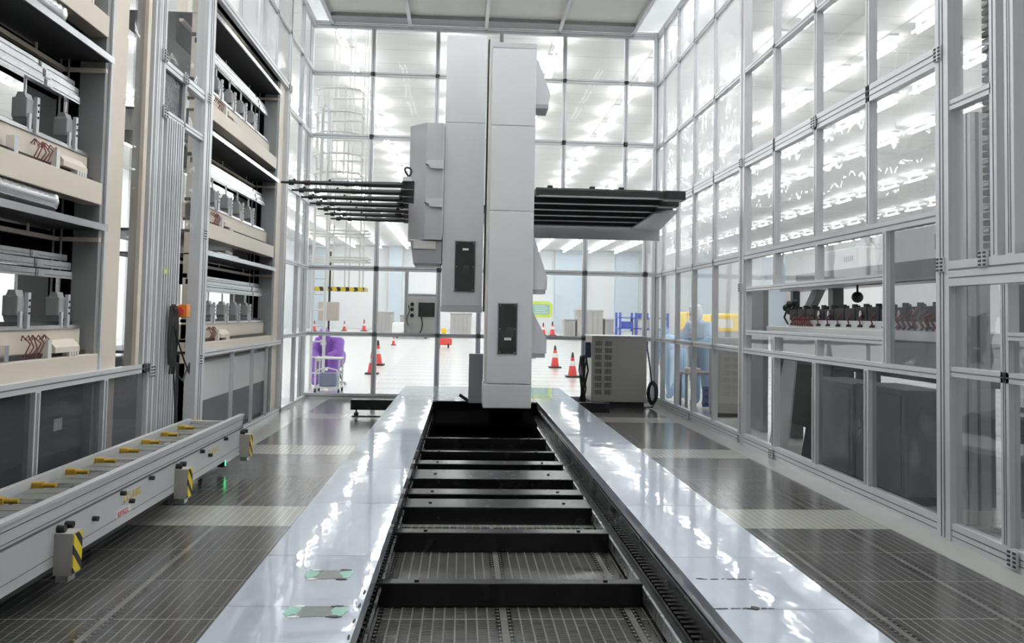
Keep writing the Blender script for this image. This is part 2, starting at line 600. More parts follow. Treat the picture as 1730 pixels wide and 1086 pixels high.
# rails over the long bays
rail(wr, XA, XB, 5.80, 14.7, 0.0, .13)
rail(wr, XA, XB, 5.80, 14.7, 1.07, 1.135)
rail(wr, XA, XB, 5.80, 14.7, 2.17, 2.25)
rail(wr, XA, XB, 5.80, 14.7, 3.27, 3.41)
rail(wr, XA, XB, 5.80, 14.7, 4.395, 4.45)
rail(wr, XA, XB, 5.80, 14.7, 5.50, 5.56)
rail(wr, XA, XB, 5.80, 14.7, 6.34, 6.45)
rail(wr, XA, XB, 6.62, 9.90, 1.285, 1.34)
rail(wr, XA, XB, 6.62, 9.90, 1.79, 1.84)
# posts
post(wr, XA - .01, XB + .03, 5.67, 5.83, 0, TOP, '-x')
post(wr, XA - .005, XB + .02, 9.98, 10.16, 0, TOP, '-x')
for y in (6.87, 7.93, 9.02):
    post(wr, XA, XB, y - .032, y + .032, 2.25, TOP, '-x')
for y in (6.90, 7.95, 9.02):
    post(wr, XA, XB, y - .04, y + .04, .13, 1.07, '-x')
post(wr, XA, XB, 6.56, 6.62, 1.135, 2.17, '-x')
post(wr, XA, XB, 9.90, 9.93, 1.135, 2.17, '-x')
for y in (7.90, 9.0):
    post(wr, XA, XB, y - .025, y + .025, 1.84, 2.17, '-x')
    post(wr, XA, XB, y - .025, y + .025, 1.135, 1.285, '-x')
for y in (11.25, 12.28, 13.25, 14.2):
    post(wr, XA, XB, y - .03, y + .03, .13, TOP, '-x')
# panes
ys = [5.83, 6.84, 6.90, 7.90, 7.96, 8.99, 9.05, 9.98]
for a, c in ((5.83, 6.84), (6.90, 7.90), (7.96, 8.99), (9.05, 9.98)):
    for z0, z1, m in ((2.25, 3.27, 'pane_wavy'), (3.41, 4.395, 'pane'), (4.45, 5.5, 'pane'), (5.56, 6.34, 'pane')):
        paneX(wr, XP, a, c, z0, z1, m)
for a, c in ((6.62, 7.87), (7.93, 8.97), (9.03, 9.90)):
    paneX(wr, XP, a, c, 1.84, 2.17, 'pane')
    paneX(wr, XP, a, c, 1.135, 1.285, 'pane')
sheetX(wr, XP, 5.83, 6.56, 1.135, 2.17, 'pane_dark', .05, 4)
for a, c, m in ((5.83, 6.86, 'pane_dark'), (6.94, 7.91, 'pane_dark'), (9.06, 9.98, 'pane_wavy')):
    sheetX(wr, XP, a, c, .13, 1.07, m, .06, int(a * 10))
for a, c in ((10.16, 11.22), (11.28, 12.25), (12.31, 13.22), (13.28, 14.17), (14.23, 14.7)):
    for z0, z1, m in ((.13, 1.07, 'pane'), (1.135, 2.17, 'pane'), (2.25, 3.27, 'pane_milky'), (3.41, 4.395, 'pane_milky'), (4.45, 5.5, 'pane_milky'), (5.56, 6.34, 'pane_milky')):
        paneX(wr, XP, a, c, z0, z1, m)
# near bay
rail(wr, XA - .01, XB + .03, 3.6, 5.67, 1.71, 1.88)
rail(wr, XA, XB, 3.6, 5.67, 1.10, 1.165)
rail(wr, XA, XB, 5.21, 5.67, 2.915, 2.985)
rail(wr, XA, XB, 3.6, 5.67, 0.0, .12)
post(wr, XA, XB, 5.15, 5.22, 1.88, 4.6, '-x')
post(wr, XA, XB, 5.05, 5.13, .12, 1.71, '-x')
post(wr, XA, XB, 4.98, 5.07, 1.88, 4.6, '-x')
rail(wr, XA, XB, 3.6, 5.05, 1.36, 1.41)
paneX(wr, XP, 5.22, 5.67, 1.88, 2.915, 'pane')
paneX(wr, XP, 5.22, 5.67, 2.985, 4.6, 'pane')
paneX(wr, XP, 5.13, 5.67, 1.165, 1.71, 'pane_dark')
paneX(wr, XP, 5.13, 5.67, .12, 1.10, 'pane_dark')
paneX(wr, XP, 3.6, 5.05, .12, 1.10, 'pane_dark')
paneX(wr, XP, 3.6, 5.05, 1.165, 1.36, 'pane_dark')
for (y, z) in ((10.07, 3.33), (7.93, 3.34), (5.78, 3.34), (5.76, 1.86), (5.27, 1.87), (10.07, 1.84), (10.07, .06), (5.0, .07), (12.28, .06), (9.02, .05)):
    plateX(wr, XA - .01, -1, y, z)

# ---- back wall (face at Y = 14.70)
wb = sroot('wall_back', (.3, 14.74, 0))
YA, YB, YP = 14.70, 14.77, 14.735
for z0, z1 in ((0, .10), (1.06, 1.13), (2.17, 2.25), (3.25, 3.33), (4.42, 4.50), (5.51, 5.58), (6.33, 6.45)):
    rail(wb, -2.72, 3.30, YA, YB, z0, z1, '-y')
post(wb, -2.74, -2.64, YA - .02, YB + .03, 0, 6.45, '-y')
post(wb, 3.24, 3.37, YA - .02, YB + .03, 0, 6.45, '-y')
upx = [-1.62, -.52, .57, 1.68, 2.76]
lox = [-1.48, -.42, .27, 1.15, 2.08, 3.13]
for x in upx:
    post(wb, x - .035, x + .035, YA, YB, 3.33, 6.33, '-y')
for x in lox:
    post(wb, x - .04, x + .04, YA, YB, .10, 3.25, '-y')
post(wb, -.99, -.93, YA, YB, 1.13, 2.17, '-y')
rail(wb, -.93, -.46, YA, YB, 1.74, 1.80, '-y')
def spans(xs, a, c, hw):
    out = []; p = a
    for x in xs:
        out.append((p, x - hw)); p = x + hw
    out.append((p, c)); return out
for a, c in spans(upx, -2.64, 3.24, .035):
    for z0, z1 in ((3.33, 4.42), (4.50, 5.51), (5.58, 6.33)):
        paneY(wb, YP, a, c, z0, z1, 'pane')
for a, c in spans(lox, -2.64, 3.24, .04):
    paneY(wb, YP, a, c, 2.25, 3.25, 'pane')
    if not (-1.45 < a < -1.3):
        paneY(wb, YP, a, c, 1.13, 2.17, 'pane')
    paneY(wb, YP, a, c, .10, 1.06, 'pane')
paneY(wb, YP, -1.44, -.99, 1.13, 2.17, 'pane')
paneY(wb, YP, -.93, -.46, 1.80, 2.17, 'pane')

# ---- left wall (aisle face at X = -2.60)
wl = sroot('wall_left', (-2.63, 9.0, 0))
LA, LB, LP = -2.66, -2.60, -2.63
rail(wl, LA, LB, 3.6, 7.40, .93, 1.0, '+x')
rail(wl, LA, LB, 3.6, 7.40, 0, .07, '+x')
for y in (4.5, 5.50, 6.52):
    post(wl, LA, LB, y - .035, y + .035, .07, .93, '+x')
for a, c in ((3.6, 4.465), (4.535, 5.465), (5.535, 6.485), (6.555, 7.34)):
    paneX(wl, LP, a, c, .07, .93, 'pane_dark')
rail(wl, LA, LB, 8.88, 12.72, .985, 1.045, '+x')
rail(wl, LA, LB, 8.88, 14.68, 0, .06, '+x')
for y in (10.05, 11.0, 11.8):
    post(wl, LA + .02, LB, y - .015, y + .015, .06, .985, '+x')
for a, c in ((8.88, 10.035), (10.065, 10.985), (11.015, 11.785), (11.815, 12.66)):
    sheetX(wl, LP, a, c, .06, .985, 'pane_wavy', -.05, int(a * 7))
# main columns
MB().box(LA - .03, LB, 7.06, 7.13, 1.0, 6.4).build('post', 'tan', wl, 'tan post')
post(wl, LA - .05, LB, 7.22, 7.34, .93, 6.4, '+x')
post(wl, LA - .02, LB, 7.35, 7.50, 0, 6.4, '+x')
for y in (7.56, 7.68, 7.80, 7.92):
    post(wl, LA, LB + .01, y, y + .085, 0, 3.13, '+x')
post(wl, LA, LB, 8.03, 8.07, 3.13, 3.56, '+x')
post(wl, LA, LB, 8.00, 8.05, 0, 3.13, '+x')
rail(wl, LA, LB, 7.50, 8.62, 3.12, 3.18, '+x')
rail(wl, LA, LB, 7.50, 8.62, 3.53, 3.61, '+x')
post(wl, LA - .04, LB + .01, 8.62, 8.88, 0, 6.4, '+x')
post(wl, LA - .30, LA - .24, 8.42, 8.50, 0, 2.3, '+x')
paneX(wl, LP, 6.86, 7.06, 1.0, 6.3, 'pane_dark')
paneX(wl, LP - .02, 7.13, 7.22, 1.0, 6.3, 'pane_dark')
paneX(wl, LP, 7.50, 8.62, 3.61, 6.3, 'pane_wavy')
paneX(wl, LP, 7.50, 8.03, 3.18, 3.53, 'pane_black')
paneX(wl, LP, 8.07, 8.62, 3.18, 3.53, 'pane_wavy')
paneX(wl, LP, 8.05, 8.62, 2.15, 3.12, 'pane_wavy')
# glazing above and beyond the far rack
post(wl, LA - .04, LB, 12.62, 12.76, 0, 6.4, '+x')
rail(wl, LA - .04, LB, 8.88, 12.72, 4.70, 4.79, '+x')
rail(wl, LA, LB, 8.88, 14.7, 5.53, 5.58, '+x')
rail(wl, LA, LB, 8.88, 14.7, 6.34, 6.45, '+x')
for y in (9.9, 10.9, 11.8, 13.7):
    z0 = 4.79 if y < 12.6 else .06
    post(wl, LA, LB, y - .025, y + .025, z0, 6.34, '+x')
for a, c in ((8.88, 9.875), (9.925, 10.875), (10.925, 11.775), (11.825, 12.62)):
    paneX(wl, LP, a, c, 4.79, 5.53, 'pane_milky')
    paneX(wl, LP, a, c, 5.58, 6.34, 'pane_milky')
for a, c in ((12.76, 13.675), (13.725, 14.68)):
    for z0, z1 in ((.06, 1.06), (1.12, 2.17), (2.23, 3.27), (3.33, 4.42), (4.48, 5.53), (5.58, 6.34)):
        paneX(wl, LP, a, c, z0, z1, 'pane_wavy')
for z in (1.06, 2.17, 3.27, 4.42):
    rail(wl, LA, LB, 12.76, 14.68, z, z + .06, '+x')
for (y, z) in ((7.44, 3.62), (8.02, 3.58), (8.72, 3.57), (7.50, 3.15), (7.42, .93), (8.74, 2.2), (8.74, .96), (12.69, 4.72)):
    plateX(wl, LB + .005, 1, y, z)

# ---- enclosure roof
rf = sroot('ceiling_enclosure', (.3, 12, 6.45))
MB().box(-2.30, 2.83, 12.4, 14.30, 6.46, 6.50).build('roof_panel', 'offwhite', rf)
MB().box(-2.72, -2.36, 12.4, 14.70, 6.47, 6.49).build('roof_pane', 'pane_milky', rf)
MB().box(2.88, 3.34, 12.4, 14.70, 6.47, 6.49).build('roof_pane', 'pane_milky', rf)
for x in (-2.33, -1.0, .30, 1.57, 2.855):
    MB().box(x - .03, x + .03, 12.4, 14.72, 6.38, 6.46).build('roof_beam', 'alu', rf)
MB().box(-2.30, 2.83, 14.30, 14.62, 6.40, 6.46).build('roof_edge_beam', 'grey', rf)

# ================================================================== RAIL TRACK
tk = thing('crane_rail_track', 'long sunken black rail track between two film-covered shiny white deck strips', 'rail track', (.33, 7.4, 0))
def decks(x0, x1, seams):
    ys = [1.2] + seams + [14.25]
    for a, c in zip(ys[:-1], ys[1:]):
        MB().box(x0, x1, a + .002, c - .002, .205, .28).build('deck_panel', 'deck', tk, 'glossy pale deck panel under protective film')
decks(-.91, -.375, [2.4, 3.535, 4.262, 5.42, 6.65, 8.05, 10.15, 12.0])
decks(1.045, 1.61, [2.4, 3.50, 4.255, 5.42, 6.65, 8.05, 9.72, 12.0])
for x0, x1 in ((-.86, -.42), (1.09, 1.56)):
    MB().box(x0, x1, 1.2, 14.25, 0, .205).build('deck_support', 'matblack', tk)
# guide rails with rack teeth
b = MB().box(-.42, -.385, 1.2, 11.9, .02, .2, 0).box(-.42, -.372, 1.2, 11.9, .085, .10, 1)
for k in range(180):
    y = 1.25 + k * .059
    b.box(-.388, -.374, y, y + .03, .125, .165, 0)
b.build('guide_rail', ['black', 'steel'], tk)
b = MB().box(.94, 1.03, 1.2, 11.9, .02, .085, 0).box(1.03, 1.075, 1.2, 11.9, .0, .2, 0).box(.932, .945, 1.2, 11.9, .03, .10, 1)
b.box(.985, .995, 1.2, 11.9, .085, .10, 0)
for k in range(180):
    y = 1.25 + k * .059
    b.box(1.0, 1.03, y, y + .032, .085, .105, 0)
b.build('guide_rail', ['black', 'steel'], tk)
for y, d in ((2.4, .09), (3.36, .09), (4.36, .075), (5.36, .10), (6.06, .28), (6.50, .20), (7.10, .42), (7.80, .20), (8.50, .07), (9.42, .05)):
    b = MB().cbox(-.385, .935, y, y + d, 0, .12, .006)
    for x in (-.2, .75):
        b.cyl((x, y + d / 2, .118), (x, y + d / 2, .127), .012, n=8)
    b.build('cross_beam', 'black', tk)
MB().box(-.375, 1.045, 11.90, 11.94, 0, .262).build('end_plate', 'deepblack', tk)
MB().box(-.37, .93, 6.95, 11.9, .004, .012).build('black_pit_sheet', 'deepblack', tk)  # thin sheet added to turn the far pit floor black
MB().box(-.373, 1.043, 11.88, 14.25, .262, .278).build('end_deck', 'deck', tk)
MB().cbox(-1.55, -.86, 12.33, 12.47, .09, .232, .005).build('side_beam', 'black', tk)
MB().cbox(1.56, 2.13, 12.33, 12.47, .09, .232, .005).build('side_beam', 'black', tk)
b = MB().ell((-1.47, 12.36, .03), .035, .035, .03).cyl((-1.47, 12.36, .05), (-1.47, 12.36, .10), .012)
b.build('levelling_foot', 'rubber', tk)
MB().box(-1.52, -1.0, 12.28, 12.30, 0, .015).build('shadow_bar', 'dark', tk)  # dark bar laid on the floor as the side beam's shadow line
# torn film: two recesses edged with green tape, cracks on the other side
def blob(cx, cy, rx, ry, z, seed, n=14):
    r = random.Random(seed)
    pts = []
    for i in range(n):
        a = 2 * PI * i / n
        k = .65 + .45 * r.random()
        pts.append((cx + rx * k * math.cos(a), cy + ry * k * math.sin(a)))
    return pts
for i, (x0, x1, y0, y1) in enumerate(((-.635, -.505, 3.885, 4.02), (-.625, -.47, 3.41, 3.53))):
    MB().prism([(x0 + .01, y0), (x1, y0 + .01), (x1 - .012, y1), (x0 + .015, y1)], 'z', .28, .2812).build('recess', 'wellgrey', tk)
    for j, (cx) in enumerate((x0 - .015, x1 + .012)):
        MB().prism(blob(cx, (y0 + y1) / 2 + .01, .034, .065, 0, i * 5 + j), 'z', .28, .2822).build('green_tape', 'green', tk, 'torn scrap of green tape')
    for j in range(4):
        MB().prism(blob(x0 + (x1 - x0) * (j % 2), (y0, y1)[j // 2], .03, .012, 0, 40 + i * 5 + j), 'z', .2805, .2826).build('torn_film', 'matblack' if j % 2 else 'white', tk)
for i, (x0, x1, y, dy, n) in enumerate(((1.06, 1.30, 3.505, .012, 9), (1.08, 1.36, 3.90, .01, 8))):
    b = MB()
    for k in range(n):
        cx = x0 + (x1 - x0) * (k + random.random() * .5) / n
        b.prism(blob(cx, y + random.uniform(-dy, dy) * .5, random.uniform(.008, .024), random.uniform(.003, .010), 0, 70 + i * 20 + k, 9), 'z', .28, .2815)
    if i == 0:
        b.prism(blob(1.215, y + .005, .022, .022, 0, 99, 12), 'z', .28, .284)
    b.build('torn_film', 'matblack', tk, 'black ragged tear in the film')
b = MB()
for k in range(4):
    b.prism(blob(-.386, 3.2 + .17 * k, .006, .03, 0, 130 + k, 9), 'z', .28, .2812)
b.build('torn_film', 'matblack', tk)

# ================================================================== STACKER ROBOT
rb = thing('stacker_crane_robot', 'tall grey twin-mast handling robot standing at the far end of the sunken track', 'robot', (.33, 10.8, 0.12))
MB().cbox(-.33, .92, 10.35, 11.86, .125, .17, .01).build('carriage', 'deepblack', rb)
MB().box(-.33, .92, 11.75, 11.86, .17, .275).build('carriage_lip', 'deepblack', rb)
MB().box(.34, .74, 10.36, 10.56, .165, .40).build('mast_foot', 'deepblack', rb)
MB().cbox(.252, .812, 10.0, 10.6, .385, .662, .012).build('plinth', 'robot_lo', rb)
for z0, z1 in ((.668, 2.675), (2.679, 3.68), (3.684, 4.60)):
    MB().cbox(.287, .807, 10.0, 10.52, z0, z1, .006).build('mast_cover', 'robot', rb)
MB().cbox(.290, .804, 10.0, 10.52, 4.603, 4.67, .006).build('mast_cap', 'robot_side', rb)
MB().box(.262, .287, 10.05, 10.45, .70, 4.60).build('side_strip', 'offwhite', rb)
MB().box(.250, .268, 10.62, 10.9, 1.5, 4.9).build('cable_track', 'matblack', rb)
def window(x0, x1, z0, z1, y, lab):
    b = MB().box(x0, x1, y - .003, y + .01, z0, z1, 0)
    w = b.build('access_window', 'screen', rb, 'dark window slot')
    b = MB()
    t = .012
    b.box(x0 - t, x1 + t, y - .008, y, z1, z1 + t).box(x0 - t, x1 + t, y - .008, y, z0 - t, z0)
    b.box(x0 - t, x0, y - .008, y, z0, z1).box(x1, x1 + t, y - .008, y, z0, z1)
    b.build('window_frame', 'rackgrey', w)
    b = MB().box((x0 + x1) / 2 - .035, (x0 + x1) / 2 + .045, y - .007, y - .003, lab, lab + .03)
    b.build('window_label', 'offwhite', w)
    b = MB().ell(((x0 + x1) / 2 + .02, y - .002, (z0 + z1) / 2 - .05), .05, .006, .07)
    b.build('pulley', 'dark', w)
    b = MB()
    for dx in (.02, x1 - x0 - .02):
        for zz in (z0 + .02, (z0 + z1) / 2, z1 - .02):
            b.cyl((x0 + dx, y - .010, zz), (x0 + dx, y - .004, zz), .006, n=8)
    b.build('screw', 'steel', w)
window(.415, .628, 1.012, 1.591, 10.0, 1.17)
for prof in ([(.80, 4.52), (.835, 4.50), (.975, 4.14), (.985, 4.08), (.965, 3.97), (.80, 3.97)],
             [(.80, 2.46), (.985, 1.92), (.985, 1.77), (.80, 1.77)],
             [(.80, 1.56), (.992, 1.18), (.992, 1.02), (.80, 1.02)]):
    g = MB().prism(prof, 'y', 10.12, 10.46).build('gusset', 'robot', rb)
    xm = max(p[0] for p in prof); zm = min(p[1] for p in prof)
    MB().box(.80, xm - .02, 10.10, 10.48, zm - .05, zm).build('gusset_block', 'robot_dk', g)
# second mast
for z0, z1 in ((1.57, 3.966), (3.970, 5.13)):
    MB().cbox(-.283, .246, 11.2, 11.7, z0, z1, .006).build('mast_cover', 'robot', rb)
MB().cbox(-.288, .252, 11.19, 11.7, 1.49, 1.566, .006).build('mast_skirt', 'robot_side', rb)
window(-.112, .142, 1.757, 2.404, 11.2, 2.29)
MB().box(-.1, .2, 11.7, 11.82, 1.8, 4.6).build('mast_guide', 'dark', rb)
MB().box(.10, .29, 11.70, 11.86, .27, .93).build('base_post', 'robot_dk', rb)
MB().bar((-.02, 11.8, .37), (.10, 11.8, .29), .05, .04).build('base_strut', 'matblack', rb)
MB().box(.30, .72, 10.52, 11.72, .64, .74).build('base_beam', 'black', rb)
MB().box(.30, .60, 11.55, 11.85, .6, 2.95).build('lift_column', 'robot_dk', rb)
# housing beside the second mast
h = MB().prism([(-.745, 11.42), (-.515, 11.16), (-.292, 11.16), (-.292, 11.62), (-.745, 11.62)], 'z', 2.42, 3.945).build('drive_housing', 'robot_side', rb)
MB().box(-.30, -.284, 11.14, 11.3, 2.45, 3.93).build('housing_edge', 'alu', h)
for z in (3.40, 2.90):
    b = MB().prism([(-.520, z + .005), (-.49, z + .05), (-.29, z + .055), (-.29, z - .06), (-.46, z - .055), (-.47, z - .02)], 'y', 11.125, 11.16)
    b.build('hinge', 'robot', h)
    MB().ell((-.512, 11.14, z), .014, .014, .014).build('hinge_pin', 'dark', h)
lb = MB().prism([(-.70, 2.41), (-.292, 2.41), (-.292, 2.11), (-.655, 2.11)], 'y', 11.20, 11.6).build('lower_box', 'robot_dk', rb)
MB().box(-.655, -.37, 11.185, 11.20, 2.30, 2.405).build('label_plate', 'offwhite', lb)
MB().cbox(-.64, -.30, 11.24, 11.56, 2.075, 2.115, .01).build('bottom_cap', 'offwhite', lb)
MB().cyl((-.70, 11.22, 2.40), (-.29, 11.22, 2.40), .018).build('pivot_bar', 'steel', lb)
# fork carriage and left fingers
MB().cbox(-.62, .9, 11.86, 13.3, 2.86, 2.98, .008).build('fork_carriage', 'carbon', rb)
for k in range(7):
    y = 9.9 + .62 * k
    xr = -.063 * y + .02
    z = 2.925
    b = MB().tube([(xr, y, z), (xr - .55, y, z), (-1.75, y, z), (-2.1, y, z)], .02, 10, rs=[.034, .03, .021, .013])
    for x in (-1.35, -1.8, -1.98):
        b.cyl((x - .03, y, z), (x + .03, y, z), .032, n=10)
    b.cbox(xr - .12, xr + .02, y - .045, y + .045, z - .045, z + .05, .008)
    f = b.build('fork_finger', 'carbon', rb)
    c = MB()
    for x in (-1.55, -1.95):
        c.cyl((x, y, z + .02), (x, y, z + .045), .018, .012, n=8)
    c.build('suction_pad', 'rubber', f)
    MB().tube([(xr - .15, y + .02, z + .035), (-1.3, y + .02, z + .03), (-1.95, y + .01, z + .02)], .006, 6).build('air_line', 'dark', f)
MB().bar((-.66, 9.78, 2.985), (-1.06, 13.5, 2.985), .10, .05).build('finger_crossbar', 'alu', rb)
MB().bar((-.9, 11.9, 2.93), (-.55, 11.95, 2.93), .12, .08).build('crossbar_arm', 'carbon', rb)
pts = [(-.66 + .04 * math.sin(t * 2.2), 9.85 + .02 * t, 3.0 + .13 * math.sin(t)) for t in [i * PI / 10 for i in range(11)]]
MB().tube(pts, .012, 6).build('cable_loop', 'rubber', rb)
# right fork frame, seen from below
xe = [2.58, 2.66, 2.74, 2.82, 2.90, 2.97]
for k in range(6):
    y = 10.02 + .64 * k
    b = MB().cbox(.83 if k < 1 else .80, xe[k], y, y + .13, 2.87, 2.955, .008, 0)
    b.cbox(xe[k] - .22, xe[k] + .02, y - .03, y + .16, 2.86, 2.965, .008, 0)
    b.box(.86, xe[k] - .3, y - .004, y + .004, 2.867, 2.876, 1)
    b.build('fork_beam', ['carbon', 'robot_dk'], rb)
MB().prism([(.83, 10.05), (2.45, 10.05), (2.86, 13.3), (.83, 13.3)], 'z', 2.955, 2.97).build('fork_platform', 'carbon_br', rb)
for x, y in ((1.0, 10.1), (1.5, 10.1), (1.85, 10.1)):
    MB().cbox(x - .03, x + .03, y - .03, y + .05, 2.97, 3.0, .006).build('support_pad', 'rubber', rb)
MB().cbox(.83, 3.08, 13.42, 13.46, 2.68, 2.91, .005).build('rear_plate', 'robot', rb)
MB().prism([(2.50, 11.2), (2.74, 10.9), (3.06, 13.40), (2.6, 13.40)], 'z', 2.835, 2.86).build('side_plate', 'robot_side', rb)

# ================================================================== ROLLER CONVEYOR BENCH
cv = thing('roller_conveyor', 'long low aluminium conveyor bench with striped bumper blocks along the left wall', 'conveyor', (-2.24, 5.4, 0))
b = MB().box(-2.03, -1.995, 2.6, 8.12, .17, .50, 0)
for z0, z1 in ((.375, .387), (.40, .404), (.455, .46), (.22, .223)):
    b.box(-1.996, -1.993, 2.6, 8.12, z0, z1, 1)
b.box(-2.03, -1.985, 2.6, 8.12, .49, .505, 0)
b.build('side_panel', ['alu', 'alu_dark'], cv)
MB().box(-2.50, -2.46, 2.6, 8.12, .17, .455).build('side_panel', 'alu', cv)
MB().box(-2.46, -2.03, 2.62, 8.10, .17, .30).build('bed', 'dark', cv)
MB().box(-2.50, -1.995, 8.08, 8.12, .17, .44).build('end_panel', 'alu', cv)
for k in range(13):
    y = 2.72 + .427 * k
    b = MB().box(-2.44, -2.045, y, y + .30, .395, .41, 0).box(-2.44, -2.045, y - .006, y + .004, .38, .413, 1).box(-2.44, -2.045, y + .15, y + .156, .409, .413, 1)
    b.build('cross_slat', ['slat', 'silver'], cv)
    b = MB().cyl((-2.45, y + .36, .37), (-2.04, y + .36, .37), .03, n=12)
    b.build('roller', 'steel', cv)
    if k >= 4 or k in (2, 3):
        b = MB().cbox(-2.465, -2.40, y + .315, y + .36, .40, .44, .008).cyl((-2.40, y + .34, .42), (-2.33, y + .34, .42), .014, n=10)
        b.build('guide_block', 'amber', cv, 'amber roller guide block')
for y in (2.9, 4.5, 6.29, 8.06):
    b = MB().box(-1.995, -1.905, y - .05, y + .05, .125, .33, 0)
    s = b.build('bumper', 'greytan', cv, 'grey bumper block')
    MB().box(-1.906, -1.899, y - .048, y + .048, .135, .325).build('hazard_face', 'hazard', s, 'yellow and black striped face')
    MB().box(-1.985, -1.925, y - .04, y + .04, .09, .125).build('foot_pad', 'steel', s)
    for yy in (y - .02, y + .07):
        MB().cyl((-2.0, yy, .347), (-1.955, yy, .347), .018, n=10).build('knob', 'rubber', s)
for y, z in ((3.6, .37), (5.28, .36), (5.42, .285), (5.75, .362), (6.84, .362), (7.05, .30), (7.5, .365), (4.9, .30)):
    MB().cyl((-1.995, y, z), (-1.965, y, z), .014, n=10).build('knob', 'rubber', cv)
def scribble(y0, y1, z0, z1, x, seed, mat, n, parent, name):
    """small printed marks too coarse to read"""
    r = random.Random(seed)
    b = MB(); w = (y1 - y0) / n
    for k in range(n):
        a = y0 + k * w
        b.box(x, x + .001, a + w * .1, a + w * .3, z0, z1)
        if r.random() > .3: b.box(x, x + .001, a + w * .1, a + w * .8, z1 - (z1 - z0) * .2, z1)
        if r.random() > .4: b.box(x, x + .001, a + w * .1, a + w * .75, (z0 + z1) / 2 - .003, (z0 + z1) / 2 + .003)
        if r.random() > .5: b.box(x, x + .001, a + w * .65, a + w * .82, z0, (z0 + z1) / 2)
        if r.random() > .5: b.box(x, x + .001, a + w * .1, a + w * .8, z0, z0 + (z1 - z0) * .18)
    return b.build(name, mat, parent)
pl = MB().box(-1.995, -1.9935, 5.30, 5.62, .285, .35).build('marking', 'alu', cv)
scribble(5.32, 5.60, .295, .34, -1.9935, 3, 'yellow', 6, pl, 'lettering')
pl = MB().box(-1.995, -1.9935, 5.22, 5.44, .215, .265).build('warning_label', 'white', cv, 'small red and white warning label')
scribble(5.24, 5.42, .225, .256, -1.9935, 5, 'red', 5, pl, 'lettering')
pl = MB().box(-1.995, -1.9935, 7.05, 7.35, .285, .345).build('marking', 'alu', cv)
scribble(7.07, 7.33, .295, .335, -1.9935, 8, 'yellow', 6, pl, 'lettering')
for y in (2.9, 4.2, 5.6, 7.0, 7.9):
    for x in (-2.42, -2.30):
        b = MB().cyl((x, y, .02), (x, y, .17), .018, n=10).cyl((x, y, 0), (x, y, .02), .04, n=12)
        b.build('leg', 'dark', cv)
sb = MB().box(-2.16, -2.10, 7.92, 7.98, .05, .17).build('sensor', 'rubber', cv)
MB().box(-2.099, -2.096, 7.945, 7.955, .06, .15).build('indicator', 'led', sb, 'green lit indicator')

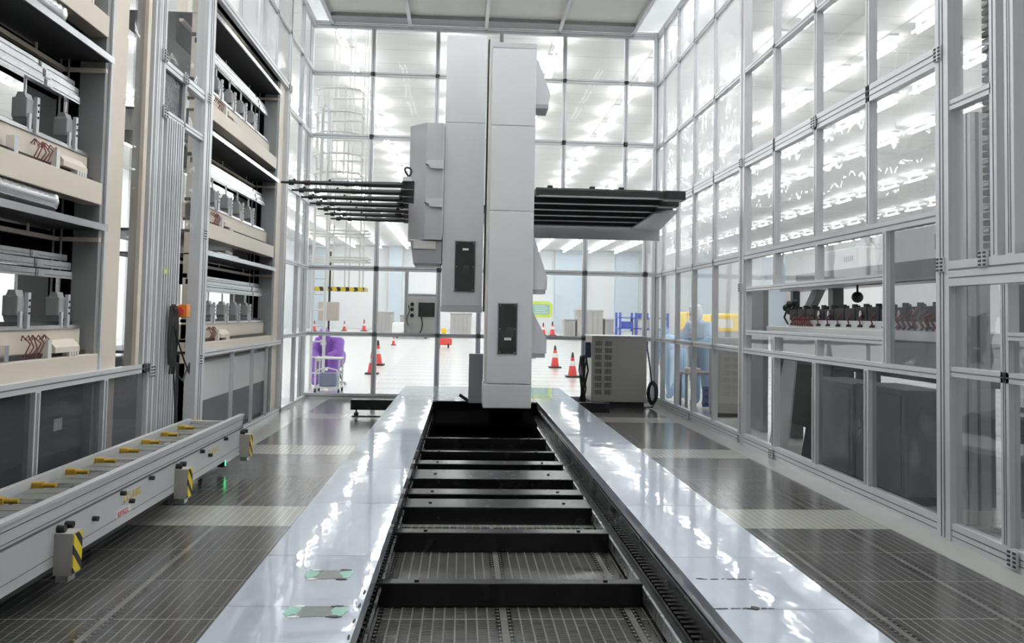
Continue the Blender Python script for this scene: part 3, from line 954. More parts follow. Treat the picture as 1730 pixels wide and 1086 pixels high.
# ================================================================== STORAGE RACKS
def rack(name, label, Y0, Y1, clampY, ductY, boxY, ductlev, nlev=3):
    t = thing(name, label, 'storage rack', (-3.1, (Y0 + Y1) / 2, 0), 'process racks along the left wall')
    t.pop('group', None) if False else None
    yp = Y1
    # front end post: grey web and tan flange, rear post
    MB().box(-2.84, -2.66, yp - .06, yp, 0, 6.3).build('post_web', 'rackgrey', t)
    MB().box(-2.70, -2.645, yp, yp + .30, 0, 6.3).build('post', 'tan', t)
    MB().box(-2.652, -2.64, yp - .004, yp + .03, 0, 6.3).build('post_edge', 'alu', t)
    MB().box(-2.84, -2.66, Y0, Y0 + .1, 0, 6.3).build('post', 'tan', t)
    MB().box(-4.10, -3.95, yp - .05, yp + .1, 0, 6.3).build('post', 'tan', t)
    MB().box(-4.10, -3.95, Y0, Y0 + .1, 0, 6.3).build('post', 'tan', t)
    MB().box(-2.99, -2.84, yp - .08, yp - .05, .95, 6.2).build('end_panel', 'deepblack', t)
    MB().box(-3.24, -2.99, yp - .02, yp + .02, .95, 6.2).build('rear_panel', 'grey', t)
    MB().cbox(-3.9, -2.72, Y0, yp + .3, .08, .92, .01).build('base_cabinet', 'rackdark', t)
    if not ductlev:
        MB().box(-2.724, -2.715, Y0 + .05, yp + .25, .50, .90).build('reflection_panel', 'white', t, 'white sheet in place of the reflection on the lower film')  # white sheet added to imitate the film's bright reflection
    for y in (yp - 1.6, yp - .5):
        MB().box(-2.722, -2.716, y, y + .12, .62, .70).build('base_label', 'offwhite', t)
    MB().box(-3.8, -2.76, Y0, yp + .2, 0, .08).build('plinth', 'matblack', t)
    for x in (-2.90, -2.955):
        MB().cyl((x, yp - .11, .95), (x, yp - .11, 6.2), .008, n=8).build('conduit', 'rackgrey', t)
    for lev in range(nlev + 1):
        z = 1.12 + 1.24 * lev
        if lev == nlev:
            b = MB().box(-2.78, -2.65, Y0, yp, z - .14, z)
            b.build('front_beam', 'tan', t)
            continue
        MB().cbox(-2.78, -2.65, Y0, yp - .05 if lev else yp, z - .16, z, .006).build('front_beam', 'tan', t)
        MB().box(-3.9, -2.78, Y0, yp + .1, z - .12, z - .09).build('floor_plate', 'dark', t)
        MB().box(-2.86, -2.70, Y0, yp - .1, z + .001, z + .03).build('cable_trough', 'matblack', t)
        MB().cbox(-2.88, -2.745, Y0, yp - .1, z + .03, z + .185, .005).build('inner_beam', 'tan', t)
        MB().box(-2.775, -2.735, Y0, yp - .12, z + .185, z + .21).build('linear_rail', 'silver', t)
        MB().box(-2.85, -2.79, Y0, yp - .12, z + .20, z + .235).build('rail_cover', 'dark', t)
        for y in clampY:
            b = MB().cbox(-2.84, -2.745, y - .058, y + .058, z + .27, z + .40, .010, 0)
            b.prism([(-2.825, z + .40), (-2.76, z + .40), (-2.772, z + .435), (-2.812, z + .435)], 'y', y - .045, y + .045, 0)
            b.prism([(-2.83, z + .235), (-2.76, z + .235), (-2.75, z + .27), (-2.84, z + .27)], 'y', y - .04, y + .04, 0)
            c = b.build('clamp_unit', 'grey', t)
            MB().cyl((-2.79, y, z + .435), (-2.79, y, z + .54), .010, n=8).build('piston_rod', 'steel', c)
            b = MB().box(-2.745, -2.722, y + .025, y + .058, z + .19, z + .42, 0).box(-2.745, -2.73, y - .05, y - .02, z + .2, z + .30, 0)
            b.build('clamp_bracket', 'alu', c)
            b = MB()
            for dz in (.29, .33, .37):
                b.cyl((-2.722, y + .04, z + dz), (-2.717, y + .04, z + dz), .008, n=8)
            b.build('bolt', 'matblack', c)
        for z0, z1, x in ((.53, .58, -2.79), (.592, .645, -2.81), (.657, .70, -2.84)):
            yb = yp - .24 - (.02 if z0 < .55 else 0)
            b = MB().box(x, x + .045, Y0, yb, z + z0, z + z1, 0).box(x + .044, x + .047, Y0, yb, z + z0 + .014, z + z0 + .018, 1).box(x + .044, x + .048, yb - .52, yb - .51, z + z0, z + z1, 1).box(x + .044, x + .052, yb - .50, yb - .42, z + z0 + .005, z + z1 - .005, 0)
            b.build('alu_bar', ['silver', 'alu_dark'], t)
        MB().box(-3.0, -2.97, Y0, yp - .1, z + .60, z + .88).build('dark_backing', 'deepblack', t)  # black panel added to darken the background behind the bars
        # tray above with bright lip
        zt = z + .895
        MB().box(-3.7, -2.62, Y0, yp - .06, zt, zt + .012).build('tray', 'matblack', t)
        MB().box(-2.625, -2.612, Y0, yp - .02, zt - .002, zt + .045).build('tray_lip', 'silver', t)
        b = MB().box(-2.97, -2.93, Y0, yp - .10, zt - .085, zt - .055).box(-2.97, -2.64, yp - .10, yp - .065, zt - .085, zt - .055)
        b.build('tray_bracket', 'tan', t)
        for y in (Y0 + .4, (Y0 + Y1) / 2, Y1 - .5):
            MB().box(-2.95, -2.94, y - .01, y + .01, zt - .06, zt).build('bracket_pin', 'tan', t)
        if lev in ductlev:
            y1 = ductY
            pts = []
            N = 90
            for i in range(N):
                a = i / (N - 1)
                pts.append((-2.72, Y0 + .05 + a * (y1 - Y0 - .05), zt + .15 - .03 * a))
            b = MB().tube(pts, .065, 12, rs=[.080 if i % 2 else .068 for i in range(N)])
            b.build('flexible_duct', 'silver', t, 'ribbed silver flexible duct')
        else:
            b = MB().cbox(-2.95, -2.72, ductY - .6, ductY + .3, zt + .02, zt + .09, .02).cbox(-2.92, -2.74, ductY - .2, ductY + .1, zt + .09, zt + .13, .02)
            b.build('cable_box', 'offwhite', t, 'flat white box on the tray')
        # tan connector box, plug cluster
        y = boxY
        b = MB().prism([(-2.74, z + .03), (-2.655, z + .03), (-2.655, z + .065), (-2.70, z + .115), (-2.74, z + .115)], 'y', y, y + .36)
        c = b.build('connector_box', 'tan', t)
        b = MB()
        for k in range(4):
            b.box(-2.70, -2.652, y + .20 + .04 * k, y + .225 + .04 * k, z + .001, z + .03)
        b.build('connector', 'offwhite', c)
        b = MB()
        r = random.Random(int(Y0 * 10) + lev)
        for k in range(7):
            yy = y - .32 + .045 * k
            b.tube([(-2.70, yy, z + .01), (-2.675, yy + .03, z + .07 + .04 * r.random()), (-2.72, yy + .08 * r.random(), z + .15), (-2.74, yy + .05, z + .12)], .004, 6)
        b.build('cable_cluster', 'redhose', t)
        b = MB().box(-2.71, -2.66, y - .62, y - .57, z + .001, z + .10, 0)
        b.build('valve_block', 'silver', t)
        b = MB().box(-2.71, -2.66, y - .09, y - .04, z + .001, z + .12, 0)
        b.build('valve_block', 'offwhite', t)
    return t
rack('process_rack', 'tan framed process rack nearest on the left, cut by the photo edge', 2.6, 6.48, [3.9, 4.45, 5.0, 5.55, 6.1], 5.75, 5.82, (0, 1, 2))
rack('process_rack', 'tan framed process rack farther along the left wall, beyond the aluminium posts', 8.9, 12.22, [9.1, 9.63, 10.18, 10.7, 11.24], 10.3, 9.7, ())

# ---- things hung on the left posts
es = thing('emergency_stop', 'small orange box with a round red stop button hung on the left posts', 'stop button', (-2.55, 8.05, 1.38))
MB().cbox(-2.60, -2.50, 7.99, 8.09, 1.38, 1.50, .008).build('housing', 'orange', es)
b = MB().cyl((-2.55, 7.99, 1.44), (-2.55, 7.97, 1.44), .02, n=14).cyl((-2.55, 7.97, 1.44), (-2.55, 7.955, 1.44), .032, n=16)
b.build('button', 'red', es)
MB().box(-2.60, -2.57, 7.90, 8.0, 1.485, 1.50).build('bracket', 'white', es)
r = random.Random(5)
b = MB()
for k in range(16):
    y = 7.72 + .012 * k
    z0 = 1.48 - .01 * (k % 4); z1 = .88 + .14 * r.random()
    w = .02 + .05 * r.random()
    pts = [(-2.555, y + w * math.sin(PI * i / 8) * (1 if k % 2 else -1) * .6, z0 + (z1 - z0) * i / 8) for i in range(9)]
    b.tube(pts, .007, 6)
pts = [(-2.55, 7.80, 1.30), (-2.54, 7.92, 1.15), (-2.54, 8.10, .98), (-2.54, 8.25, .86), (-2.55, 8.28, .95), (-2.55, 8.1, .80), (-2.55, 7.95, .86)]
b.tube(pts, .008, 6)
b.tube([(-2.55, 7.83, .95), (-2.545, 7.88, .7), (-2.545, 7.93, .45), (-2.56, 7.95, .2), (-2.57, 7.96, .05)], .008, 6)
b.cyl((-2.57, 7.80, 1.47), (-2.54, 7.80, 1.47), .03, n=10)
tag(b.build('cable_bundle', 'rubber'), 'coiled bundle of dark cables hanging on the left posts beside the stop button', 'cables')
b = MB().box(-2.592, -2.586, 7.60, 7.70, 1.76, 1.80)
o = b.build('small_sign', 'limegreen'); tag(o, 'tiny green sticker on the left aluminium posts', 'sticker')
scribble(7.61, 7.69, 1.77, 1.79, -2.586, 12, 'white', 4, o, 'lettering')

# ================================================================== CONTROL PANEL, CABINET
cp = thing('control_panel', 'grey control panel with dark screen set in the glazed back wall', 'control panel', (-.69, 14.70, 1.13))
MB().cbox(-.93, -.46, 14.66, 14.76, 1.13, 1.74, .006).build('housing', 'offwhite', cp)
MB().cbox(-.75, -.475, 14.645, 14.665, 1.41, 1.65, .005).build('screen', 'screen', cp)
for z in (1.62, 1.53, 1.43):
    MB().cyl((-.855, 14.66, z), (-.855, 14.63, z), .032, .026, n=14).build('selector_knob', 'rubber', cp)
for z in (1.28, 1.21):
    MB().cyl((-.855, 14.66, z), (-.855, 14.645, z), .028, n=14).build('socket', 'alu', cp)
pts = [(-.92 + .02 * math.sin(i), 14.645, 1.60 - .05 * i) for i in range(8)]
MB().tube(pts, .008, 6).build('cable', 'rubber', cp)
pts = [(-.70, 14.645, 1.41), (-.685, 14.63, 1.36), (-.675, 14.63, 1.28), (-.69, 14.64, 1.18), (-.72, 14.65, 1.14)]
MB().tube(pts, .01, 6).build('cable', 'rubber', cp)

cb = thing('equipment_cabinet', 'tall warm-grey metal cabinet with square vent grilles before the back wall', 'cabinet', (2.55, 14.15, 0))
MB().cbox(2.09, 2.99, 13.85, 14.55, .10, 1.14, .008).build('body', 'greycab', cb)
MB().box(2.12, 2.96, 13.9, 14.5, 0, .10).build('plinth', 'matblack', cb)
MB().cbox(2.08, 3.0, 13.84, 14.56, 1.14, 1.165, .005).build('top', 'alu', cb)
for c in range(2):
    for rr in range(8):
        b = MB()
        x = 2.15 + .16 * c; z = .22 + .112 * rr
        for i in range(4):
            for j in range(3):
                b.box(x + .028 * i, x + .028 * i + .018, 13.845, 13.852, z + .026 * j, z + .026 * j + .016)
        b.build('vent_grille', 'dark', cb)
MB().box(2.0, 2.085, 13.95, 14.05, .80, 1.05).build('junction_box', 'navy', cb)
b = MB(); r = random.Random(9)
for k in range(11):
    x = 1.92 + .01 * k; y = 13.9 + .05 * r.random()
    b.tube([(x, y, .85 - .05 * r.random()), (x + .04 * r.uniform(-1, 1), y - .05, .6), (x + .05 * r.uniform(-1, 1), y - .04, .3), (x + .03 * r.uniform(-1, 1), y, .02)], .011, 6)
tag(b.build('cable_bundle', 'rubber'), 'dark cable bundle falling to the floor at the left side of the grey cabinet', 'cables')
b = MB()
for k in range(8):
    pts = [(3.12 + .07 * math.cos(a) + .01 * k - .03, 13.95 + .02 * k, .24 + (.15 + .02 * (k % 3)) * math.sin(a)) for a in [2 * PI * i / 14 for i in range(14)]]
    b.tube(pts, .010, 6, closed=True)
b.tube([(3.1, 13.95, .38), (3.06, 13.95, .7), (3.03, 14.0, .95)], .012, 6)
b.tube([(3.14, 13.95, .09), (3.1, 13.92, .02), (2.95, 13.86, .012)], .012, 6)
tag(b.build('cable_coil', 'rubber'), 'coil of black hose standing at the right side of the grey cabinet', 'cables')
# ================================================================== HALL THINGS
def cone(x, y, h, label, first=None):
    t = thing('traffic_cone', label, 'traffic cone', (x, y, 0), 'traffic cones in the hall')
    s = h / .7
    MB().cbox(x - .19 * s, x + .19 * s, y - .19 * s, y + .19 * s, 0, .045 * s, .008).build('base', 'rubber', t)
    b = MB().lathe([(.13 * s, .045 * s), (.088 * s, .32 * s)], (x, y, 0), 18, 0)
    b.lathe([(.088 * s, .32 * s), (.062 * s, .46 * s)], (x, y, 0), 18, 1)
    b.lathe([(.062 * s, .46 * s), (.045 * s, .56 * s)], (x, y, 0), 18, 0)
    b.build('cone_body', ['red', 'white'], t)
    MB().lathe([(.045 * s, .56 * s), (.03 * s, .66 * s), (.02 * s, .70 * s)], (x, y, 0), 12).build('cone_tip', 'rubber', t)
    return t
cone(2.66, 24.6, .64, 'red and white traffic cone right of the robot, the farther of the two')
cone(2.69, 20.9, .60, 'red and white traffic cone nearest the grey cabinet')
cone(-2.14, 20.9, .58, 'red and white traffic cone nearest behind the left window post')
cone(-2.36, 24.5, .70, 'taller traffic cone standing behind the cone at the left window post')
far = [(-3.17, 40.3, .45, 'small low cone alone on the open hall floor right of the left window post'),
       (-8.0, 71, .95, 'lone large traffic cone far in the hall, left of the window post'),
       (-9.6, 71, .8, 'distant small traffic cone left of the large lone cone'),
       (-11.5, 68, .8, 'distant traffic cone leftmost of the far row'),
       (-5.0, 72, .8, 'distant traffic cone just right of the window post'),
       (6.2, 66, 1.0, 'distant red cone at the right edge of the robot, left one'),
       (6.9, 66, 1.1, 'distant red cone at the right edge of the robot, right one')]
for x, y, h, l in far:
    cone(x, y, h, l)
# bins, sign board, racks and carts far off
def bin_(x0, x1, y, z1, label, mat='greytan'):
    t = thing('storage_bin', label, 'storage bin', ((x0 + x1) / 2, y, 0), 'grey bins along the far end of the hall')
    MB().cbox(x0, x1, y, y + 1.2, .1, z1 - .1, .03).build('body', mat, t)
    MB().cbox(x0 - .04, x1 + .04, y - .04, y + 1.24, z1 - .1, z1, .02).build('lid', mat, t)
    b = MB()
    for i in range(1, 5):
        xx = x0 + (x1 - x0) * i / 5
        b.box(xx - .02, xx + .02, y - .03, y, .2, z1 - .2)
    b.build('rib', 'grey', t)
    for x in (x0 + .1, x1 - .1):
        MB().cyl((x - .03, y + .2, .06), (x + .03, y + .2, .06), .06, n=10).build('wheel', 'rubber', t)
bin_(6.5, 7.2, 55, 1.35, 'grey bin left of the tall grey bin stack beyond the robot')
bin_(7.35, 9.0, 55, 1.95, 'tallest grey bin behind the window post right of the robot')
bin_(9.15, 9.7, 55, 1.4, 'low grey bin at the right foot of the tallest bin')
bin_(11.0, 12.1, 55, 1.5, 'separate beige bin left of the blue shelving')
bin_(-6.2, -5.0, 62, 1.6, 'beige bin just right of the left window post')
bin_(-4.6, -2.4, 64, 1.4, 'long grey bin behind the white cart at left')
bin_(-.85, .62, 60, 1.6, 'grey bin framed below the skirt of the second robot mast')
ct = thing('white_cart', 'low white covered cart in front of the grey bins far left', 'cart', (-3.2, 52, 0))
MB().cbox(-4.2, -1.9, 52, 53.6, .25, .95, .12).build('cover', 'white', ct)
MB().box(-4.1, -2.0, 52.1, 53.5, .14, .26).build('chassis', 'grey', ct)
for x in (-3.9, -2.2):
    MB().cyl((x - .05, 52.2, .13), (x + .05, 52.2, .13), .13, n=14).build('wheel', 'rubber', ct)
ct = thing('floor_robot', 'small red and white wheeled machine on the hall floor left of the robot', 'floor machine', (-.78, 38, 0))
MB().cbox(-1.15, -.45, 38, 38.7, .12, .42, .05).build('body', 'red', ct)
MB().cbox(-1.0, -.6, 38.1, 38.6, .42, .62, .05).build('cover', 'white', ct)
MB().cbox(-.92, -.70, 38.15, 38.4, .62, .86, .03).build('beacon', 'yellow', ct)
for x in (-1.0, -.6):
    MB().cyl((x - .04, 38.1, .12), (x + .04, 38.1, .12), .12, n=12).build('wheel', 'rubber', ct)
sg = thing('notice_board', 'lime yellow framed notice board showing beside the right robot mast', 'notice board', (2.85, 30, 0))
MB().prism([(2.2, 1.42), (3.02, 1.42), (3.13, 1.53), (3.13, 1.88), (3.02, 1.99), (2.2, 1.99)], 'y', 30, 30.05).build('frame', 'limegreen', sg)
MB().box(2.28, 3.02, 29.99, 30.0, 1.53, 1.88).build('sheet', 'green', sg, 'pale green sheet')
b = MB()
for i in range(4):
    b.box(2.5, 2.95 - .05 * (i % 2), 29.985, 29.99, 1.58 + .075 * i, 1.60 + .075 * i)
b.build('lines', 'white', sg)
MB().cyl((2.35, 30.03, .03), (2.35, 30.03, 1.45), .03, n=10).build('pole', 'grey', sg)
MB().cyl((2.35, 30.03, 0), (2.35, 30.03, .03), .25, n=20).build('base', 'grey', sg)
# blue and white shelving
sh = thing('shelving_unit', 'blue framed shelving filled with white and blue boxes right of the bins', 'shelving', (8.1, 40, 0))
for x in (7.35, 8.1, 8.85, 9.6):
    for y in (40, 41):
        MB().box(x - .05, x + .05, y - .05, y + .05, 0, 1.72).build('upright', 'bluepaint', sh)
for z in (.45, .95, 1.45):
    MB().box(7.3, 9.65, 39.95, 41.05, z, z + .05).build('shelf', 'bluepaint', sh)
for i, (x, z, w, h, m) in enumerate(((7.45, .5, .5, .35, 'white'), (8.2, .5, .55, .4, 'white'), (8.95, .5, .5, .38, 'bluepaint'), (7.45, 1.0, .55, .3, 'bluepaint'), (8.2, 1.0, .5, .4, 'offwhite'), (8.95, 1.0, .5, .3, 'white'), (8.2, 1.5, .5, .2, 'bluepaint'))):
    tag(MB().cbox(x, x + w, 40.1, 40.8, z, z + h, .02).build('carton', m), ['white carton on the lowest left bay of the blue shelving', 'white carton on the lowest middle bay of the blue shelving', 'blue carton on the lowest right bay of the blue shelving', 'blue carton on the second shelf of the blue shelving, left', 'cream carton on the second shelf of the blue shelving, middle', 'white carton on the second shelf of the blue shelving, right', 'blue carton on top of the blue shelving'][i], 'carton', 'cartons on the blue shelving')
# yellow machines on the right
def ymach(x, y, w, h, label):
    t = thing('packing_machine', label, 'machine', (x + w / 2, y, 0), 'yellow machines in the right hall')
    MB().cbox(x, x + w, y, y + 1.4, 1.15, h, .04).build('cover', 'yellow', t)
    MB().box(x + .05, x + w - .05, y + .05, y + 1.35, .08, 1.16).build('base', 'grey', t)
    MB().box(x + w * .15, x + w * .6, y - .02, y, 1.25, h - .12).build('window', 'offwhite', t)
    for dx in (.12, w - .12):
        MB().box(x + dx - .05, x + dx + .05, y + .1, y + 1.3, 0, .08).build('foot', 'rubber', t)
ymach(6.55, 22.5, 1.0, 1.60, 'yellow machine seen through the right wall just left of the dark frame')
ymach(8.0, 26.2, .6, 1.66, 'second yellow machine behind the first one')
ymach(6.2, 23.6, .22, 1.66, 'narrow yellow unit behind the head of the blue-suited person')

# ladder tower and hanging frame behind the back wall on the left
ld = thing('ladder_tower', 'white tubular ladder with safety hoops behind the glazed back wall', 'ladder', (-2.55, 16.6, 0))
for x in (-2.86, -2.62):
    MB().cyl((x, 16.6, 0), (x, 16.6, 5.75), .03, n=10).build('rail', 'white', ld)
for k in range(18):
    MB().cyl((-2.86, 16.6, .3 + .3 * k), (-2.62, 16.6, .3 + .3 * k), .014, n=8).build('rung', 'white', ld)
for z in (5.62, 5.18, 4.80, 4.40, 4.05):
    pts = [(-2.74 + .42 + .42 * math.cos(a) - .42 + .36, 16.6 - .42 * math.sin(a) * 1.0, z) for a in [PI * i / 12 - PI * .5 + PI * .5 for i in range(13)]]
    pts = [(-2.86, 16.6, z), (-2.86, 16.25, z), (-2.65, 16.0, z), (-2.25, 15.95, z), (-2.0, 16.1, z), (-1.95, 16.45, z), (-2.0, 16.75, z), (-2.62, 16.8, z)]
    MB().tube(pts, .018, 8).build('hoop', 'offwhite', ld)
for x, y in ((-2.65, 16.0), (-2.25, 15.95), (-1.97, 16.3)):
    MB().cyl((x, y, 4.0), (x, y, 5.65), .016, n=8).build('hoop_strap', 'offwhite', ld)
b = MB().tube([(-2.66, 15.9, 3.75), (-2.60, 15.9, 3.68), (-2.54, 15.9, 3.75), (-2.54, 15.9, 5.2), (-2.60, 15.9, 5.28), (-2.66, 15.9, 5.2)], .022, 8, closed=True)
b.cyl((-2.66, 15.9, 4.4), (-2.66, 16.0, 4.4), .012, n=6)
b.build('handrail', 'alu', ld)
hf = thing('hanging_frame', 'white overhead rod frame carrying a yellow and black striped guard ring', 'hanging frame', (-2.3, 17.2, 1.9))
fx0, fx1, fy0, fy1 = -2.85, -1.98, 16.9, 17.5
for x in (-2.62, -2.30, -2.02):
    for y in (fy0, fy1):
        MB().cyl((x, y, 1.95), (x, y, 8.0), .016, n=8).build('rod', 'offwhite', hf)
for z in (3.05, 2.98, 2.53, 2.47):
    b = MB().tube([(fx0 - .15, fy0, z), (fx1 + .1, fy0, z), (fx1 + .1, fy1, z), (fx0 - .15, fy1, z)], .016, 8, closed=True)
    b.build('frame_ring', 'offwhite', hf)
b = MB().box(fx0 - .08, fx1 + .06, fy0 - .03, fy0 + .03, 1.88, 1.95).box(fx0 - .08, fx1 + .06, fy1 - .03, fy1 + .03, 1.88, 1.95).box(fx0 - .08, fx0 - .02, fy0, fy1, 1.88, 1.95).box(fx1, fx1 + .06, fy0, fy1, 1.88, 1.95)
b.build('guard_ring', 'hazard_ring', hf, 'yellow and black striped ring')
bd = thing('display_board', 'beige rectangular board on a black tripod stand behind the seated person', 'board', (-2.84, 18.5, 0))
MB().cbox(-3.06, -2.62, 18.5, 18.54, 1.28, 1.68, .005).build('board', 'card', bd)
MB().cyl((-2.84, 18.55, .7), (-2.84, 18.55, 2.75), .022, n=10).build('mast', 'rubber', bd)
for dx, dy in ((-.28, .1), (.3, .12), (0, .42)):
    MB().cyl((-2.84, 18.55, .95), (-2.84 + dx, 18.55 + dy, 0), .016, n=8).build('leg', 'rubber', bd)

# ------------------------------------------------------------------ people
def skinned(name, pts, edges, rad, mat, parent, sub=2, label=None):
    me = bpy.data.meshes.new(name)
    me.from_pydata(pts, edges, [])
    o = bpy.data.objects.new(name, me); COL.objects.link(o)
    md = o.modifiers.new('skin', 'SKIN')
    md.use_smooth_shade = True
    for i, r in enumerate(rad):
        me.skin_vertices[0].data[i].radius = (r, r) if not isinstance(r, tuple) else r
        me.skin_vertices[0].data[i].use_root = (i == 0)
    sd = o.modifiers.new('sub', 'SUBSURF'); sd.levels = sub; sd.render_levels = sub
    dg = bpy.context.evaluated_depsgraph_get()
    em = bpy.data.meshes.new_from_object(o.evaluated_get(dg))
    bpy.data.objects.remove(o)
    vs = [v.co[:] for v in em.vertices]; fs = [tuple(p.vertices) for p in em.polygons]
    bpy.data.meshes.remove(em)
    return MB().add(vs, fs, 0, True).build(name, mat, parent, label)

def figure(label, loc, yaw, J, suit, hood, scale=1., group=None, headdir=(0, 1, 0), bulk=1., hands=True):
    t = thing('person', label, 'person', loc, group)
    ca, sa = math.cos(yaw), math.sin(yaw)
    def Wp(p):
        x, y, z = (c * scale for c in p)
        return (loc[0] + x * ca - y * sa, loc[1] + x * sa + y * ca, loc[2] + z)
    names = ['pel', 'spi', 'che', 'nek', 'hed', 'shL', 'elL', 'wrL', 'shR', 'elR', 'wrR', 'hiL', 'knL', 'anL', 'toL', 'hiR', 'knR', 'anR', 'toR']
    pts = [Wp(J[n]) for n in names]
    ed = [('pel', 'spi'), ('spi', 'che'), ('che', 'nek'), ('nek', 'hed'), ('che', 'shL'), ('shL', 'elL'), ('elL', 'wrL'), ('che', 'shR'), ('shR', 'elR'), ('elR', 'wrR'),
          ('pel', 'hiL'), ('hiL', 'knL'), ('knL', 'anL'), ('anL', 'toL'), ('pel', 'hiR'), ('hiR', 'knR'), ('knR', 'anR'), ('anR', 'toR')]
    ix = {n: i for i, n in enumerate(names)}
    rad = dict(pel=.17, spi=.165, che=.18, nek=.075, hed=.09, shL=.095, elL=.07, wrL=.05, shR=.095, elR=.07, wrR=.05, hiL=.12, knL=.085, anL=.065, toL=.05, hiR=.12, knR=.085, anR=.065, toR=.05)
    body = skinned('body', pts, [(ix[a], ix[c]) for a, c in ed], [rad[n] * scale * (bulk if n not in ('nek', 'hed') else 1) for n in names], suit, t)
    # head: hood, face, eyes, mask
    hc = Vector(J['hed']) + Vector((0, .02, .06))
    d = Vector(headdir).normalized()
    side = d.cross(Vector((0, 0, 1))).normalized(); up = side.cross(d).normalized()
    def hp(a, b, c):
        return Wp(hc + side * a + d * b + up * c)
    def ellh(c, rx, ry, rz, n=14, k=9):
        b = MB()
        vs = []; fs = []
        for i in range(k + 1):
            th = PI * i / k
            for j in range(n):
                a = 2 * PI * j / n
                vs.append(hp(c[0] + rx * math.sin(th) * math.cos(a), c[1] + ry * math.sin(th) * math.sin(a), c[2] + rz * math.cos(th)))
        for i in range(k):
            for j in range(n):
                fs.append((i * n + j, (i + 1) * n + j, (i + 1) * n + (j + 1) % n, i * n + (j + 1) % n))
        return b.add(vs, fs, 0, True)
    hd = ellh((0, 0, 0), .105, .125, .145).build('hood', hood, t)
    fc = ellh((0, .055, -.01), .075, .08, .10).build('face', 'skin', t)
    ellh((0, .125, -.055), .055, .03, .045).build('mask', 'hoodwhite', fc)
    for s in (-1, 1):
        ellh((s * .032, .118, .018), .014, .012, .009, 8, 6).build('eye', 'navy', fc)
    ellh((0, .135, -.012), .013, .018, .024, 8, 6).build('nose', 'skin', fc)
    ellh((0, .0, .115), .10, .12, .035).build('hood_seam', hood, hd)
    if hands:
        for w, e in (('wrL', 'elL'), ('wrR', 'elR')):
            p = Vector(J[w]); q = (p - Vector(J[e])).normalized()
            s = q.cross(Vector((0, 0, 1)))
            s = s.normalized() if s.length > .01 else Vector((1, 0, 0))
            n = s.cross(q).normalized()
            P = [p, p + q * .05, p + q * .09]; E = [(0, 1), (1, 2)]; Rr = [.03, .036, .034]
            for i, (off, ln) in enumerate(((-.03, .065), (-.01, .075), (.01, .07), (.03, .055))):
                b0 = len(P)
                P += [p + q * .10 + s * off, p + q * (.10 + ln * .5) + s * off * 1.1 - n * .012, p + q * (.10 + ln) + s * off * 1.1 - n * .035]
                E += [(2, b0), (b0, b0 + 1), (b0 + 1, b0 + 2)]; Rr += [.011, .010, .008]
            b0 = len(P); sg = 1 if w == 'wrL' else -1
            P += [p + q * .05 + s * .045 * sg, p + q * .09 + s * .06 * sg - n * .015]
            E += [(1, b0), (b0, b0 + 1)]; Rr += [.012, .010]
            skinned('hand', [Wp(v) for v in P], E, [x * scale for x in Rr], 'glove', t, 1)
    return t
stand = dict(pel=(0, 0, .90), spi=(0, .03, 1.06), che=(0, .07, 1.22), nek=(0, .12, 1.37), hed=(0, .15, 1.46), shL=(-.19, .08, 1.30), elL=(-.25, .18, 1.06), wrL=(-.12, .40, 1.02),
             shR=(.19, .08, 1.30), elR=(.25, .18, 1.06), wrR=(.14, .40, 1.00), hiL=(-.10, 0, .84), knL=(-.11, .03, .48), anL=(-.11, -.02, .10), toL=(-.12, .12, .06),
             hiR=(.10, 0, .84), knR=(.11, .03, .48), anR=(.11, -.02, .10), toR=(.12, .12, .06))
figure('person in pale blue coverall and white hood standing behind the right glass wall', (4.03, 14.35, 0), PI * .72, stand, 'blue', 'hoodwhite', 1.02, headdir=(0, 1, -.25), bulk=1.15)
bend = dict(pel=(0, 0, .86), spi=(0, .12, 1.00), che=(0, .30, 1.08), nek=(0, .45, 1.10), hed=(0, .53, 1.08), shL=(-.18, .33, 1.08), elL=(-.22, .42, .84), wrL=(-.12, .58, .70),
            shR=(.18, .33, 1.08), elR=(.22, .42, .84), wrR=(.12, .58, .68), hiL=(-.10, 0, .80), knL=(-.11, .06, .46), anL=(-.11, -.02, .10), toL=(-.12, .12, .06),
            hiR=(.10, 0, .80), knR=(.11, .06, .46), anR=(.11, -.02, .10), toR=(.12, .12, .06))
figure('person in blue coverall bending forward, left of the white-hooded person', (3.86, 15.4, 0), PI * .05, bend, 'blue', 'blue', 1.0, headdir=(0, .8, -.6), bulk=1.15)
sit = dict(pel=(0, 0, .50), spi=(0, .10, .64), che=(0, .24, .76), nek=(0, .37, .84), hed=(0, .45, .86), shL=(-.19, .27, .80), elL=(-.24, .40, .60), wrL=(-.10, .58, .56),
           shR=(.19, .27, .80), elR=(.24, .40, .60), wrR=(.10, .58, .55), hiL=(-.11, .02, .48), knL=(-.16, .42, .50), anL=(-.16, .40, .10), toL=(-.17, .54, .06),
           hiR=(.11, .02, .48), knR=(.16, .42, .50), anR=(.16, .40, .10), toR=(.17, .54, .06))
figure('person in purple hooded coverall sitting bent forward behind the back wall', (-2.58, 17.6, 0), PI * .93, sit, 'purple', 'purple', 1.06, headdir=(0, .7, -.7), bulk=1.45)
st = thing('stool', 'round stool under the purple-suited person', 'stool', (-2.58, 17.6, 0))
MB().cyl((-2.58, 17.6, .24), (-2.58, 17.6, .29), .19, n=20).build('seat', 'seatblue', st)
MB().cyl((-2.58, 17.6, .06), (-2.58, 17.6, .24), .03, n=10).build('column', 'steel', st)
